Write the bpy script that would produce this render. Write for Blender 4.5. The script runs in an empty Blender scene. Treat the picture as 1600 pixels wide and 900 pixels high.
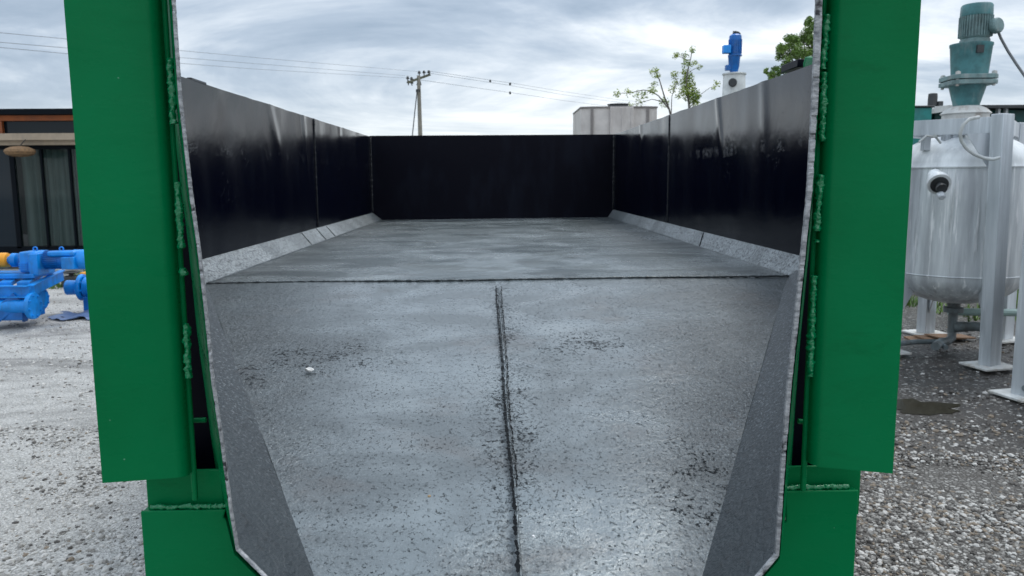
import bpy, bmesh, math, random
import numpy as np
from mathutils import Vector, Matrix, noise
random.seed(7)
R = math.radians
sc = bpy.context.scene
C = sc.collection

# ------------------------------------------------------------------ camera
F = 1240.0          # focal length in pixels of the 1600 px wide photograph
CZ = 1.6            # lens height above the ground
VX, VY = 770.0, 281.0
roll = R(-0.40)
v = Matrix.Rotation(roll, 3, 'Z') @ Vector(((VX-800)/F, (450-VY)/F, -1))
theta = math.atan2(1.0, v.y)
w_ = Matrix.Rotation(theta, 3, 'X') @ v
yaw = math.atan2(w_.x, w_.y)
CR = Matrix.Rotation(yaw, 3, 'Z') @ Matrix.Rotation(theta, 3, 'X') @ Matrix.Rotation(roll, 3, 'Z')
cam = bpy.data.cameras.new('camera')
cam.sensor_width = 36.0
cam.lens = F/1600*36
cam.clip_start = 0.02
cam.clip_end = 3000
co = bpy.data.objects.new('camera', cam)
co.matrix_world = Matrix.Translation((0, 0, CZ)) @ CR.to_4x4()
C.objects.link(co)
sc.camera = co
cam.dof.use_dof = True
cam.dof.focus_distance = 1.5
cam.dof.aperture_fstop = 13.0

# ------------------------------------------------------------------ world, sun, exposure
SUN_EL, SUN_ROT = R(58), R(35)
world = bpy.data.worlds.new('World'); sc.world = world
world.use_nodes = True
nt = world.node_tree; nt.nodes.clear()
def WN(t, **kw):
    n = nt.nodes.new(t)
    for k, val in kw.items(): setattr(n, k, val)
    return n
L = nt.links.new
wout = WN('ShaderNodeOutputWorld')
sky = WN('ShaderNodeTexSky', sky_type='NISHITA', sun_disc=False, sun_elevation=SUN_EL, sun_rotation=SUN_ROT)
bg1 = WN('ShaderNodeBackground'); bg1.inputs[1].default_value = 0.10
L(sky.outputs[0], bg1.inputs[0])
tc = WN('ShaderNodeTexCoord')
sep = WN('ShaderNodeSeparateXYZ'); L(tc.outputs['Generated'], sep.inputs[0])
def WM(op, a, b=None, clamp=False):
    n = WN('ShaderNodeMath', operation=op, use_clamp=clamp)
    for i, q in enumerate((a, b)):
        if q is None: continue
        if isinstance(q, (int, float)): n.inputs[i].default_value = q
        else: L(q, n.inputs[i])
    return n.outputs[0]
zz = WM('ADD', WM('ABSOLUTE', sep.outputs[2]), 0.16)
cu = WM('DIVIDE', sep.outputs[0], zz); cv = WM('DIVIDE', sep.outputs[1], zz)
comb = WN('ShaderNodeCombineXYZ'); L(cu, comb.inputs[0]); L(cv, comb.inputs[1])
mp = WN('ShaderNodeMapping'); mp.inputs['Rotation'].default_value = (0, 0, R(-24)); mp.inputs['Scale'].default_value = (0.50, 0.72, 1)
mp.inputs['Location'].default_value = (3.3, 1.2, 0)
L(comb.outputs[0], mp.inputs[0])
def wnoise(scale, detail, rough, dist=0.0, src=None):
    n = WN('ShaderNodeTexNoise'); n.inputs['Scale'].default_value = scale; n.inputs['Detail'].default_value = detail
    n.inputs['Roughness'].default_value = rough; n.inputs['Distortion'].default_value = dist
    L(src or mp.outputs[0], n.inputs['Vector']); return n.outputs[0]
nA = wnoise(1.0, 9, 0.60, 1.1)
nB = wnoise(0.38, 4, 0.5)
nC = wnoise(3.6, 6, 0.6, 0.3)
mixv = WM('ADD', WM('MULTIPLY', nA, 0.58), WM('ADD', WM('MULTIPLY', nB, 0.30), WM('MULTIPLY', nC, 0.12)))
ramp = WN('ShaderNodeValToRGB'); L(mixv, ramp.inputs[0])
cr = ramp.color_ramp
cr.elements[0].position = 0.38; cr.elements[0].color = (0.27, 0.34, 0.43, 1)
cr.elements[1].position = 0.63; cr.elements[1].color = (1.05, 1.06, 1.08, 1)
for p_, c_ in ((0.45, (0.38, 0.45, 0.54, 1)), (0.51, (0.54, 0.60, 0.67, 1)), (0.555, (0.74, 0.78, 0.82, 1))):
    e = cr.elements.new(p_); e.color = c_
hz = WN('ShaderNodeMix', data_type='RGBA')
hf = WN('ShaderNodeMapRange'); L(sep.outputs[2], hf.inputs[0]); hf.inputs[1].default_value = 0.0; hf.inputs[2].default_value = 0.10
hf.inputs[3].default_value = 0.6; hf.inputs[4].default_value = 0.0
L(hf.outputs[0], hz.inputs[0]); L(ramp.outputs[0], hz.inputs[6]); hz.inputs[7].default_value = (0.74, 0.79, 0.81, 1)
cr.elements[2].position = 0.505
bg2 = WN('ShaderNodeBackground'); bg2.inputs[1].default_value = 1.0
L(hz.outputs[2], bg2.inputs[0])
zen = WN('ShaderNodeMapRange'); L(sep.outputs[2], zen.inputs[0])
for i_, q_ in ((1, 0.22), (2, 0.85), (3, 1.07), (4, 2.3)): zen.inputs[i_].default_value = q_
L(zen.outputs[0], bg2.inputs[1])
ms = WN('ShaderNodeMixShader'); ms.inputs[0].default_value = 0.88
L(bg1.outputs[0], ms.inputs[1]); L(bg2.outputs[0], ms.inputs[2]); L(ms.outputs[0], wout.inputs[0])
sun = bpy.data.lights.new('sun', 'SUN'); sun.energy = 0.9; sun.angle = R(14); sun.color = (1, 0.96, 0.9)
so = bpy.data.objects.new('sun', sun); C.objects.link(so)
sd = Vector((math.sin(SUN_ROT)*math.cos(SUN_EL), math.cos(SUN_ROT)*math.cos(SUN_EL), math.sin(SUN_EL)))
so.rotation_euler = sd.to_track_quat('Z', 'Y').to_euler()
sc.view_settings.view_transform = 'Standard'; sc.view_settings.look = 'None'
sc.view_settings.exposure = 0.36; sc.view_settings.gamma = 1.0; sc.view_settings.use_curve_mapping = False
sc.render.engine = 'CYCLES'
sc.cycles.use_denoising = True
sc.cycles.max_bounces = 6

# ------------------------------------------------------------------ photo measurement helpers
CAMO = Vector((0, 0, CZ))
def ray(px, py): return CR @ Vector(((px-800)/F, (450-py)/F, -1))
def P(px, py, Y):
    d = ray(px, py); return CAMO + d*(Y/d.y)
def PX(px, py, X):
    d = ray(px, py); return CAMO + d*(X/d.x)
def G(px, py, z=0.0):
    d = ray(px, py); return CAMO + d*((z-CZ)/d.z)

# ------------------------------------------------------------------ mesh builder
class MB:
    def __init__(s): s.v = []; s.f = []; s.m = []; s.cur = 0
    def add(s, vs, fs):
        o = len(s.v); s.v += [tuple(p) for p in vs]
        for f in fs: s.f.append(tuple(i+o for i in f)); s.m.append(s.cur)
        return s
    def box(s, c, d, rot=None):
        c = Vector(c); h = Vector(d)/2
        vs = []
        for x, y, z in ((-1,-1,-1),(1,-1,-1),(1,1,-1),(-1,1,-1),(-1,-1,1),(1,-1,1),(1,1,1),(-1,1,1)):
            p = Vector((x*h.x, y*h.y, z*h.z))
            if rot is not None: p = rot @ p
            vs.append(c+p)
        return s.add(vs, [(0,3,2,1),(4,5,6,7),(0,1,5,4),(1,2,6,5),(2,3,7,6),(3,0,4,7)])
    def bar(s, a, b, w, h, up=(0,0,1)):
        a = Vector(a); b = Vector(b); d = b-a; n = d.normalized()
        r = n.cross(Vector(up))
        if r.length < 1e-5: r = n.cross(Vector((1,0,0)))
        r.normalize(); u = r.cross(n)
        M = Matrix((r, n, u)).transposed()
        return s.box((a+b)/2, (w, d.length, h), M)
    def tube(s, pts, rad, n=10, cap=True):
        pts = [Vector(p) for p in pts]
        if not hasattr(rad, '__len__'): rad = [rad]*len(pts)
        vs = []; fs = []; u = None
        for i, p in enumerate(pts):
            t = (pts[min(i+1, len(pts)-1)]-pts[max(i-1, 0)]).normalized()
            if u is None:
                u = t.cross(Vector((0,0,1)))
                if u.length < 1e-3: u = t.cross(Vector((1,0,0)))
            else: u = u - t*u.dot(t)
            u.normalize(); w = t.cross(u)
            for k in range(n):
                a = 2*math.pi*k/n
                vs.append(p+(u*math.cos(a)+w*math.sin(a))*rad[i])
        for i in range(len(pts)-1):
            for k in range(n):
                a = i*n+k; b = i*n+(k+1) % n
                fs.append((a, b, b+n, a+n))
        if cap:
            fs.append(tuple(range(n-1, -1, -1))); q = (len(pts)-1)*n; fs.append(tuple(q+k for k in range(n)))
        return s.add(vs, fs)
    def lathe(s, prof, c=(0,0,0), axis=(0,0,1), n=32):
        """prof: (radius, height) pairs along axis"""
        c = Vector(c); ax = Vector(axis).normalized()
        u = ax.cross(Vector((0,1,0)))
        if u.length < 1e-3: u = ax.cross(Vector((1,0,0)))
        u.normalize(); w = ax.cross(u); vs = []; fs = []
        for r, h in prof:
            for k in range(n):
                a = 2*math.pi*k/n; vs.append(c+ax*h+(u*math.cos(a)+w*math.sin(a))*max(r, 1e-4))
        for i in range(len(prof)-1):
            for k in range(n):
                a = i*n+k; b = i*n+(k+1) % n; fs.append((a, b, b+n, a+n))
        fs.append(tuple(range(n-1, -1, -1))); q = (len(prof)-1)*n; fs.append(tuple(q+k for k in range(n)))
        return s.add(vs, fs)
    def prism(s, poly, off):
        n = len(poly); off = Vector(off); a = [Vector(p) for p in poly]
        return s.add(a+[p+off for p in a], [tuple(range(n)), tuple(range(2*n-1, n-1, -1))]+[(i, i+n, (i+1) % n+n, (i+1) % n) for i in range(n)])
    def grid(s, rows):
        m = len(rows[0]); vs = [p for r in rows for p in r]; fs = []
        for i in range(len(rows)-1):
            for k in range(m-1): fs.append((i*m+k, i*m+k+1, (i+1)*m+k+1, (i+1)*m+k))
        return s.add(vs, fs)
    def build(s, name, mats, parent=None, bevel=0, smooth=None, fix=True):
        me = bpy.data.meshes.new(name); me.from_pydata(s.v, [], s.f)
        if not isinstance(mats, (list, tuple)): mats = [mats]
        for m in mats: me.materials.append(m)
        me.polygons.foreach_set('material_index', s.m)
        if fix:
            bm = bmesh.new(); bm.from_mesh(me); bmesh.ops.recalc_face_normals(bm, faces=bm.faces); bm.to_mesh(me); bm.free()
        o = bpy.data.objects.new(name, me); C.objects.link(o)
        if parent:
            o.parent = parent
            o.matrix_parent_inverse = WORLDINV.get(parent.name, Matrix.Identity(4))
        if bevel:
            b = o.modifiers.new('bevel', 'BEVEL'); b.width = bevel; b.segments = 2; b.limit_method = 'ANGLE'; b.angle_limit = R(40)
        if smooth is None: smooth = 35
        if smooth:
            me.polygons.foreach_set('use_smooth', [True]*len(me.polygons))
            me.set_sharp_from_angle(angle=R(smooth))
        return o
WORLDINV = {}
def thing(name, label, cat, loc=(0,0,0), group=None):
    o = bpy.data.objects.new(name, None); o.location = loc; o.empty_display_size = 0.1; C.objects.link(o)
    WORLDINV[o.name] = Matrix.Translation(Vector(loc)).inverted()
    return tag(o, label, cat, group)
def tag(o, label, cat, group=None):
    o['label'] = label; o['category'] = cat
    if group: o['group'] = group
    return o
def kind(o, k): o['kind'] = k; return o

# ------------------------------------------------------------------ materials
class NT:
    def __init__(s, name):
        s.mat = bpy.data.materials.new(name); s.mat.use_nodes = True
        s.t = s.mat.node_tree; s.b = s.t.nodes['Principled BSDF']; s.tc = None
    def n(s, t, **kw):
        q = s.t.nodes.new(t)
        for k, val in kw.items(): setattr(q, k, val)
        return q
    def l(s, a, b): s.t.links.new(a, b)
    def coord(s):
        if not s.tc: s.tc = s.n('ShaderNodeTexCoord')
        return s.tc.outputs['Object']
    def sc(s, scale, loc=(0,0,0)):
        m = s.n('ShaderNodeMapping'); m.inputs['Scale'].default_value = scale if hasattr(scale, '__len__') else (scale,)*3
        m.inputs['Location'].default_value = loc
        s.l(s.coord(), m.inputs[0]); return m.outputs[0]
    def noise(s, scale, detail=4, rough=0.55, dist=0.0, loc=(0,0,0)):
        q = s.n('ShaderNodeTexNoise'); q.inputs['Scale'].default_value = 1; q.inputs['Detail'].default_value = detail
        q.inputs['Roughness'].default_value = rough; q.inputs['Distortion'].default_value = dist
        s.l(s.sc(scale, loc), q.inputs['Vector']); return q.outputs[0]
    def voro(s, scale, feature='F1', out='Distance', rnd=1.0):
        q = s.n('ShaderNodeTexVoronoi', feature=feature); q.inputs['Scale'].default_value = 1
        q.inputs['Randomness'].default_value = rnd
        s.l(s.sc(scale), q.inputs['Vector']); return q.outputs[out]
    def math(s, op, a, b=None, clamp=False):
        q = s.n('ShaderNodeMath', operation=op, use_clamp=clamp)
        for i, x in enumerate((a, b)):
            if x is None: continue
            if isinstance(x, (int, float)): q.inputs[i].default_value = x
            else: s.l(x, q.inputs[i])
        return q.outputs[0]
    def mr(s, x, a, b, c=0.0, d=1.0, smooth=False):
        q = s.n('ShaderNodeMapRange'); s.l(x, q.inputs[0])
        if smooth: q.interpolation_type = 'SMOOTHSTEP'
        for i, val in zip((1,2,3,4), (a,b,c,d)): q.inputs[i].default_value = val
        return q.outputs[0]
    def mix(s, f, a, b):
        q = s.n('ShaderNodeMix', data_type='RGBA')
        for i, x in ((0, f), (6, a), (7, b)):
            if isinstance(x, (int, float)): q.inputs[i].default_value = x
            elif isinstance(x, tuple): q.inputs[i].default_value = (*x, 1) if len(x) == 3 else x
            else: s.l(x, q.inputs[i])
        return q.outputs[2]
    def xyz(s):
        q = s.n('ShaderNodeSeparateXYZ'); s.l(s.coord(), q.inputs[0]); return q.outputs
    def bump(s, h, strength=0.3, dist=0.005, prev=None):
        q = s.n('ShaderNodeBump'); q.inputs['Distance'].default_value = dist
        if isinstance(strength, (int, float)): q.inputs['Strength'].default_value = strength
        else: s.l(strength, q.inputs['Strength'])
        s.l(h, q.inputs['Height'])
        if prev is not None: s.l(prev, q.inputs['Normal'])
        return q.outputs[0]
    def set(s, **kw):
        for k, val in kw.items():
            i = s.b.inputs[k.replace('_', ' ')]
            if isinstance(val, (int, float)): i.default_value = val
            elif isinstance(val, tuple): i.default_value = (*val, 1) if len(val) == 3 else val
            else: s.l(val, i)
        return s.mat

def painted(name, col, rough=0.35, var=0.15, dirt=None, bump=0.05, scale=8, metallic=0.0):
    m = NT(name)
    n = m.noise(scale, 5, 0.6); d = tuple(c*(1-var) for c in col); e = tuple(min(1, c*(1+var)) for c in col)
    base = m.mix(m.mr(n, 0.35, 0.65), d, e)
    if dirt:
        n2 = m.noise((scale*0.9, scale*0.9, scale*0.25), 6, 0.65, loc=(3,1,5))
        base = m.mix(m.mr(n2, 0.5, 0.72), base, dirt)
    bp = m.bump(m.noise(scale*9, 3), bump, 0.002)
    return m.set(Base_Color=base, Roughness=m.mr(n, 0.3, 0.7, rough*0.8, min(1, rough*1.25)), Normal=bp, Metallic=metallic)

# glossy green paint of the chute frame, with orange peel and dust specks
m = NT('green_paint')
big = m.noise(3, 3)
sp = m.voro(34)
peck = m.mr(sp, 0.0, 0.05, 1.0, 0.0)
gate = m.mr(m.noise(11, 2, loc=(7,2,1)), 0.50, 0.56)
peck = m.math('MULTIPLY', peck, gate)
base = m.mix(m.mr(big, 0.3, 0.7), (0.0001, 0.130, 0.040), (0.0002, 0.163, 0.056))
base = m.mix(m.mr(m.noise((5, 5, 14), 6, 0.7, 0.8, loc=(2,8,3)), 0.55, 0.72), base, (0.0004, 0.120, 0.038))
base = m.mix(m.math('MULTIPLY', peck, 0.6), base, (0.30, 0.55, 0.42))
b1 = m.bump(m.noise((70, 70, 70), 3, 0.5), 0.10, 0.002)
b2 = m.bump(m.noise((9, 9, 26), 5, 0.6, 0.5), 0.12, 0.006, b1)
b3 = m.bump(peck, 0.5, 0.002, b2)
GREEN = m.set(Base_Color=base, Roughness=m.mr(m.noise((8, 8, 20), 5, 0.6, loc=(1,1,1)), 0.3, 0.7, 0.18, 0.42), Normal=b3, Specular_IOR_Level=0.09)
# green weld beads: same paint on lumpy metal
m = NT('green_weld_paint')
GREENW = m.set(Base_Color=(0.0004, 0.165, 0.058), Roughness=0.14, Coat_Weight=0.3, Coat_Roughness=0.08, Specular_IOR_Level=0.4, Normal=m.bump(m.noise(260, 3), 0.7, 0.002))

# glossy black bin wall
m = NT('black_gloss_paint')
st = m.noise((3, 3, 1.2), 5, 0.5)
dust = m.math('MULTIPLY', m.mr(m.noise((7, 7, 2.2), 6, 0.7, loc=(5,5,5)), 0.52, 0.72), 0.22)
spk = m.math('MULTIPLY', m.mr(m.voro((60, 60, 45)), 0.0, 0.16, 1.0, 0.0), m.mr(m.noise(6, 4, loc=(9,1,4)), 0.56, 0.63))
dry = m.xyz()
band = m.math('MULTIPLY', m.mr(dry[2], CZ+0.10, CZ+0.125), m.mr(dry[2], CZ+0.135, CZ+0.165, 1.0, 0.0))
dr = m.math('MULTIPLY', m.math('MULTIPLY', band, m.mr(m.noise((9, 9, 6), 3, loc=(2,2,2)), 0.50, 0.56)), m.mr(m.noise((60, 60, 110), 5, 0.75, 0.6), 0.53, 0.60))
base = m.mix(dust, (0.0008, 0.0014, 0.0060), (0.012, 0.018, 0.028))
base = m.mix(m.math('MULTIPLY', dr, 0.05), base, (0.22, 0.25, 0.30))
bb = m.bump(m.noise((1.8, 1.8, 1.4), 3, 0.45), 0.18, 0.05)
bb = m.bump(m.noise((40, 40, 26), 4, 0.6), 0.10, 0.004, bb)
bb = m.bump(spk, 0.8, 0.006, bb)
bb = m.bump(dr, 0.16, 0.003, bb)
BLACK = m.set(Base_Color=base, Roughness=m.mr(st, 0.35, 0.7, 0.12, 0.24), Normal=bb, Specular_IOR_Level=m.mr(dry[2], CZ-0.08, CZ+0.16, 0.08, 0.42))
BLACKB = NT('black_back_paint'); m = BLACKB
BLACKB = m.set(Base_Color=m.mix(m.mr(m.noise((6,6,2), 5), 0.5, 0.75), (0.0008,0.0012,0.0055), (0.004,0.006,0.013)), Roughness=0.4, Specular_IOR_Level=0.10, Normal=m.bump(m.noise(30, 4), 0.1, 0.004))

# bin floor: slate paint over pitted steel
def floor_mat(name, front):
    m = NT(name)
    o = m.xyz()
    k = 1.0 if front else 0.62
    grain = m.noise((150*k, 105*k, 150), 5, 0.70)
    grit = m.noise((260*k, 170*k, 260), 3, 0.6, loc=(3,3,3))
    wr = m.noise((48*k, 36*k, 48), 5, 0.62, 0.6)
    patch = m.noise((2.6, 2.2, 2), 5, 0.6, 0.4, loc=(1.3, 4.2, 0))
    smear = m.noise((2.0, 2.6, 2) if not front else (2.6, 4.2, 2), 7, 0.66, 0.6, loc=(2, 7, 0))
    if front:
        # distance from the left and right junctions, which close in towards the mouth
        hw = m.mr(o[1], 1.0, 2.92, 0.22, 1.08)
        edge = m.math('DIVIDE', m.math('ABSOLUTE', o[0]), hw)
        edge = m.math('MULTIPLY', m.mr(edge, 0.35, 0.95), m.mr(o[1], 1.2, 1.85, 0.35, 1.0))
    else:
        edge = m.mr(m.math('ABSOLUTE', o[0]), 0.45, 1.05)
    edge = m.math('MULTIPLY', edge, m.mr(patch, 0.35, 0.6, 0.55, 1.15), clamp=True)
    rgh = m.math('MAXIMUM', m.math('MULTIPLY', m.mr(patch, 0.46, 0.64), 0.6), edge)
    p1 = m.mr(m.noise((125*k, 95*k, 125), 5, 0.80, 0.0, loc=(4,4,4)), 0.59, 0.625)
    cl = m.mr(m.noise((4.2, 9, 5), 7, 0.76, loc=(8,3,1)), 0.50, 0.60)
    if front:
        seamx = m.math('ABSOLUTE', m.math('SUBTRACT', o[0], 0.026))
        near = m.mr(seamx, 0.0, 0.10, 1.0, 0.0)
        near = m.math('MULTIPLY', near, m.mr(m.noise(8, 4, loc=(1,1,9)), 0.36, 0.58))
        cl = m.math('MAXIMUM', m.mr(cl, 0.0, 1.0, 0.30, 0.85), near)
        p2 = m.mr(m.noise((95, 75, 95), 5, 0.78, loc=(14,4,4)), 0.575, 0.61)
        p1 = m.math('MAXIMUM', p1, m.math('MULTIPLY', p2, near))
    p1 = m.math('MULTIPLY', p1, m.math('MAXIMUM', cl, m.math('MULTIPLY', edge, 0.65)))
    vs = m.mr(m.voro((30, 30, 30)), 0.0, 0.085, 1.0, 0.0)
    vs = m.math('MULTIPLY', vs, m.mr(m.noise(15, 3, loc=(6,6,6)), 0.52, 0.58))
    pits = m.math('MAXIMUM', p1, vs)
    light, dark = ((0.180, 0.216, 0.233), (0.088, 0.110, 0.121)) if front else ((0.44, 0.49, 0.50), (0.040, 0.058, 0.060))
    scab = None
    if front:
        def blob(cx, cy, rx, ry):
            dx = m.math('DIVIDE', m.math('SUBTRACT', o[0], cx), rx); dy = m.math('DIVIDE', m.math('SUBTRACT', o[1], cy), ry)
            return m.mr(m.math('ADD', m.math('MULTIPLY', dx, dx), m.math('MULTIPLY', dy, dy)), 0.0, 1.0, 1.0, 0.0)
        bl = blob(-0.46, 2.16, 0.30, 0.16)
        for a_ in ((-0.66, 2.03, 0.12, 0.14), (0.44, 1.58, 0.13, 0.17), (0.385, 1.44, 0.12, 0.14), (0.035, 1.80, 0.085, 0.55), (0.035, 2.3, 0.05, 0.6), (0.25, 2.25, 0.2, 0.14)):
            bl = m.math('MAXIMUM', bl, blob(*a_))
        bl = m.math('MULTIPLY', bl, m.mr(m.noise((9, 15, 9), 5, 0.7, loc=(5,2,8)), 0.36, 0.60))
        sn = m.math('ADD', m.noise((105, 85, 105), 5, 0.80, 0.0, loc=(21,4,4)), m.math('MULTIPLY', bl, 0.135))
        scab = m.mr(sn, 0.635, 0.665)
    base = m.mix(m.mr(smear, 0.40, 0.60), dark, light)
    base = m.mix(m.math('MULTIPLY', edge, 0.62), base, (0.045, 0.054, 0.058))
    base = m.mix(m.math('MULTIPLY', m.mr(grain, 0.44, 0.60), m.mr(rgh, 0, 1, 0.08, 0.66)), base, (0.035, 0.042, 0.047))
    base = m.mix(m.math('MULTIPLY', m.mr(grit, 0.56, 0.66), m.mr(rgh, 0, 1, 0.10, 0.40)), base, (0.45, 0.50, 0.52))
    if scab is not None: pits = m.math('MAXIMUM', pits, scab)
    tint = m.math('MULTIPLY', m.mr(m.noise((4, 6, 4), 5, 0.6, loc=(3, 9, 2)), 0.56, 0.7), 0.35)
    base = m.mix(tint, base, (0.085, 0.07, 0.062))
    base = m.mix(m.math('MULTIPLY', pits, 0.94), base, (0.006, 0.008, 0.010))
    bp = m.bump(m.noise((1.6, 1.6, 1.6), 3), 0.25, 0.03)
    bp = m.bump(wr, m.mr(rgh, 0, 1, 0.10, 0.60), 0.008, bp)
    bp = m.bump(grain, m.mr(rgh, 0, 1, 0.06, 0.75), 0.005, bp)
    bp = m.bump(m.math('MULTIPLY', pits, -1.0), 0.8, 0.004, bp)
    return m.set(Base_Color=base, Roughness=m.math('ADD', m.mr(smear, 0.38, 0.62, 0.30, 0.20 if front else 0.13), m.math('MULTIPLY', rgh, 0.12)),
                 Normal=bp, Metallic=m.math('MULTIPLY', m.math('SUBTRACT', 1.0, pits), 0.35), Specular_IOR_Level=m.mr(pits, 0, 1, 0.9, 0.06))
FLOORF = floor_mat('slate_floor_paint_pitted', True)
FLOORB = floor_mat('slate_floor_paint_smeared', False)
def chamfer_mat(name, light, dark, k, front):
    m = NT(name); o = m.xyz()
    g = m.noise((95, 70, 95), 5, 0.68); w = m.noise((38, 30, 38), 5, 0.65, 0.4); big = m.noise((3, 4, 3), 5)
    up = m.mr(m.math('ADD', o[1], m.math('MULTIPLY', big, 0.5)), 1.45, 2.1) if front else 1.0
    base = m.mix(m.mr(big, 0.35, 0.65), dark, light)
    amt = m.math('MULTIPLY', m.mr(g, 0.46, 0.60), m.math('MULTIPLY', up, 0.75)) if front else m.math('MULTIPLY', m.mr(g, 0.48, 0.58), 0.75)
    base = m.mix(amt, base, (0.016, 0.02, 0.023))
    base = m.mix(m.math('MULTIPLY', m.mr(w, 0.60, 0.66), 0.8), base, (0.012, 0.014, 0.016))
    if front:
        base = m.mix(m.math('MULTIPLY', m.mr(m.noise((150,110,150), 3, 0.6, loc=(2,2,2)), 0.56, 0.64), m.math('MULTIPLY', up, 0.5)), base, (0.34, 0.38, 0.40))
    bp = m.bump(w, k, 0.008); bp = m.bump(g, k, 0.006, bp)
    return m.set(Base_Color=base, Roughness=0.34, Normal=bp, Metallic=0.3, Specular_IOR_Level=0.55 if front else 0.8)
CHAMB = chamfer_mat('slate_chamfer_rough', (0.36, 0.395, 0.41), (0.20, 0.225, 0.235), 0.9, False)
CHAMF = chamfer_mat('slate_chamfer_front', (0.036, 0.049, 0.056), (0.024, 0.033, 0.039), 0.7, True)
# torch-cut bare edge
m = NT('torch_cut_edge')
e1 = m.noise((40, 40, 120), 5, 0.7); e2 = m.noise((20, 20, 26), 4, 0.6, loc=(2,2,2))
base = m.mix(m.mr(e1, 0.35, 0.6), (0.11, 0.12, 0.13), (0.38, 0.39, 0.40))
base = m.mix(m.mr(e2, 0.58, 0.63), base, (0.02, 0.02, 0.024))
CUT = m.set(Base_Color=base, Roughness=0.5, Metallic=0.3, Normal=m.bump(e1, 0.8, 0.004))
SEAM = NT('seam_dark').set(Base_Color=(0.006, 0.008, 0.010), Roughness=0.6, Specular_IOR_Level=0.05)
m = NT('slate_weld'); SWELD = m.set(Base_Color=(0.10, 0.115, 0.12), Roughness=0.3, Metallic=0.3, Normal=m.bump(m.noise(200, 3), 0.6, 0.003))
m = NT('black_weld'); BWELD = m.set(Base_Color=(0.008, 0.010, 0.014), Roughness=0.22, Normal=m.bump(m.noise(200, 3), 0.6, 0.003))

# ================================================================== STRUCTURE: ground
def ground_mat():
    m = NT('gravel_ground')
    o = m.xyz()
    cell = m.n('ShaderNodeTexVoronoi', feature='F1'); cell.inputs['Scale'].default_value = 1
    m.l(m.sc((46, 46, 1)), cell.inputs['Vector'])
    edge = m.voro((46, 46, 1), 'DISTANCE_TO_EDGE')
    hsv = m.n('ShaderNodeSeparateColor'); m.l(cell.outputs['Color'], hsv.inputs[0])
    tone = hsv.outputs[0]
    big = m.noise((0.9, 0.55, 1), 6, 0.6, 0.4); mid = m.noise((5, 5, 1), 5, 0.62, loc=(5,0,0)); fine = m.noise((75, 60, 1), 5, 0.72)
    stone = m.mix(m.mr(tone, 0.1, 1.0), (0.17, 0.165, 0.155), (0.60, 0.59, 0.56))
    dust = m.mix(m.mr(fine, 0.35, 0.65), (0.22, 0.215, 0.205), (0.62, 0.61, 0.585))
    loose = m.math('MULTIPLY', m.mr(tone, 0.25, 0.5), m.mr(edge, 0.02, 0.14))
    left = m.mix(m.math('MULTIPLY', loose, m.mr(mid, 0.40, 0.60)), dust, stone)
    left = m.mix(m.math('MULTIPLY', m.mr(m.noise((0.5, 1.5, 1), 6, 0.65, 0.5, loc=(3,1,0)), 0.50, 0.64), 0.6), left, (0.13, 0.125, 0.12))
    # wet dark soil under and in front of the tanks
    soil = m.mix(m.mr(mid, 0.35, 0.65), (0.020, 0.017, 0.015), (0.065, 0.055, 0.047))
    soil = m.mix(m.math('MULTIPLY', m.mr(tone, 0.80, 0.88), m.mr(edge, 0.03, 0.15)), soil, (0.36, 0.35, 0.33))
    gR = m.mix(m.mr(edge, 0.0, 0.16), (0.035, 0.030, 0.026), m.mix(0.45, stone, (0.07, 0.058, 0.047)))
    yy = m.math('ADD', o[1], m.math('MULTIPLY', m.math('SUBTRACT', m.noise((1.4, 1.4, 1), 4, loc=(9,9,0)), 0.5), 2.6))
    wet = m.mr(yy, 3.7, 4.9)
    right = m.mix(wet, gR, soil)
    isr = m.mr(o[0], 0.6, 1.4)
    base = m.mix(isr, left, right)
    far = m.mr(o[1], 14, 22)
    base = m.mix(far, base, (0.10, 0.12, 0.06))
    h = m.math('ADD', m.math('MULTIPLY', m.mr(edge, 0.0, 0.22), m.mr(tone, 0.0, 1.0, 0.3, 1.0)), m.math('MULTIPLY', fine, 0.35))
    bp = m.bump(h, m.mr(mid, 0.3, 0.6, 0.45, 1.0), 0.012)
    bp = m.bump(mid, 0.6, 0.03, bp)
    rough = m.mix(m.math('MULTIPLY', isr, wet), (0.9,)*3, (0.42,)*3)
    return m.set(Base_Color=base, Roughness=rough, Normal=bp)
GM = ground_mat()
PC = G(1440, 637)
def gh(x, y):  # gentle unevenness, flat far away
    f = math.exp(-((x*x+y*y)/900.0))*(1-math.exp(-(((x-PC.x)/0.7)**2+((y-PC.y)/0.6)**2)**2))
    return f*(0.035*(noise.noise(Vector((x*0.55, y*0.55, 3)))+0.4*noise.noise(Vector((x*1.7, y*1.7, 9))))-0.012)
xs = list(np.concatenate([[-900,-300,-120,-60,-35], np.arange(-22, 22.01, 0.35), [35,60,120,300,900]]))
ys = list(np.concatenate([[-60,-20,-8], np.arange(-4, 26.01, 0.35), [32,45,70,120,300,1500]]))
g = MB().grid([[Vector((x, y, gh(x, y))) for x in xs] for y in ys]).build('ground', GM, fix=False, smooth=0)
for p_ in g.data.polygons: p_.use_smooth = True
kind(g, 'structure')

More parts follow.
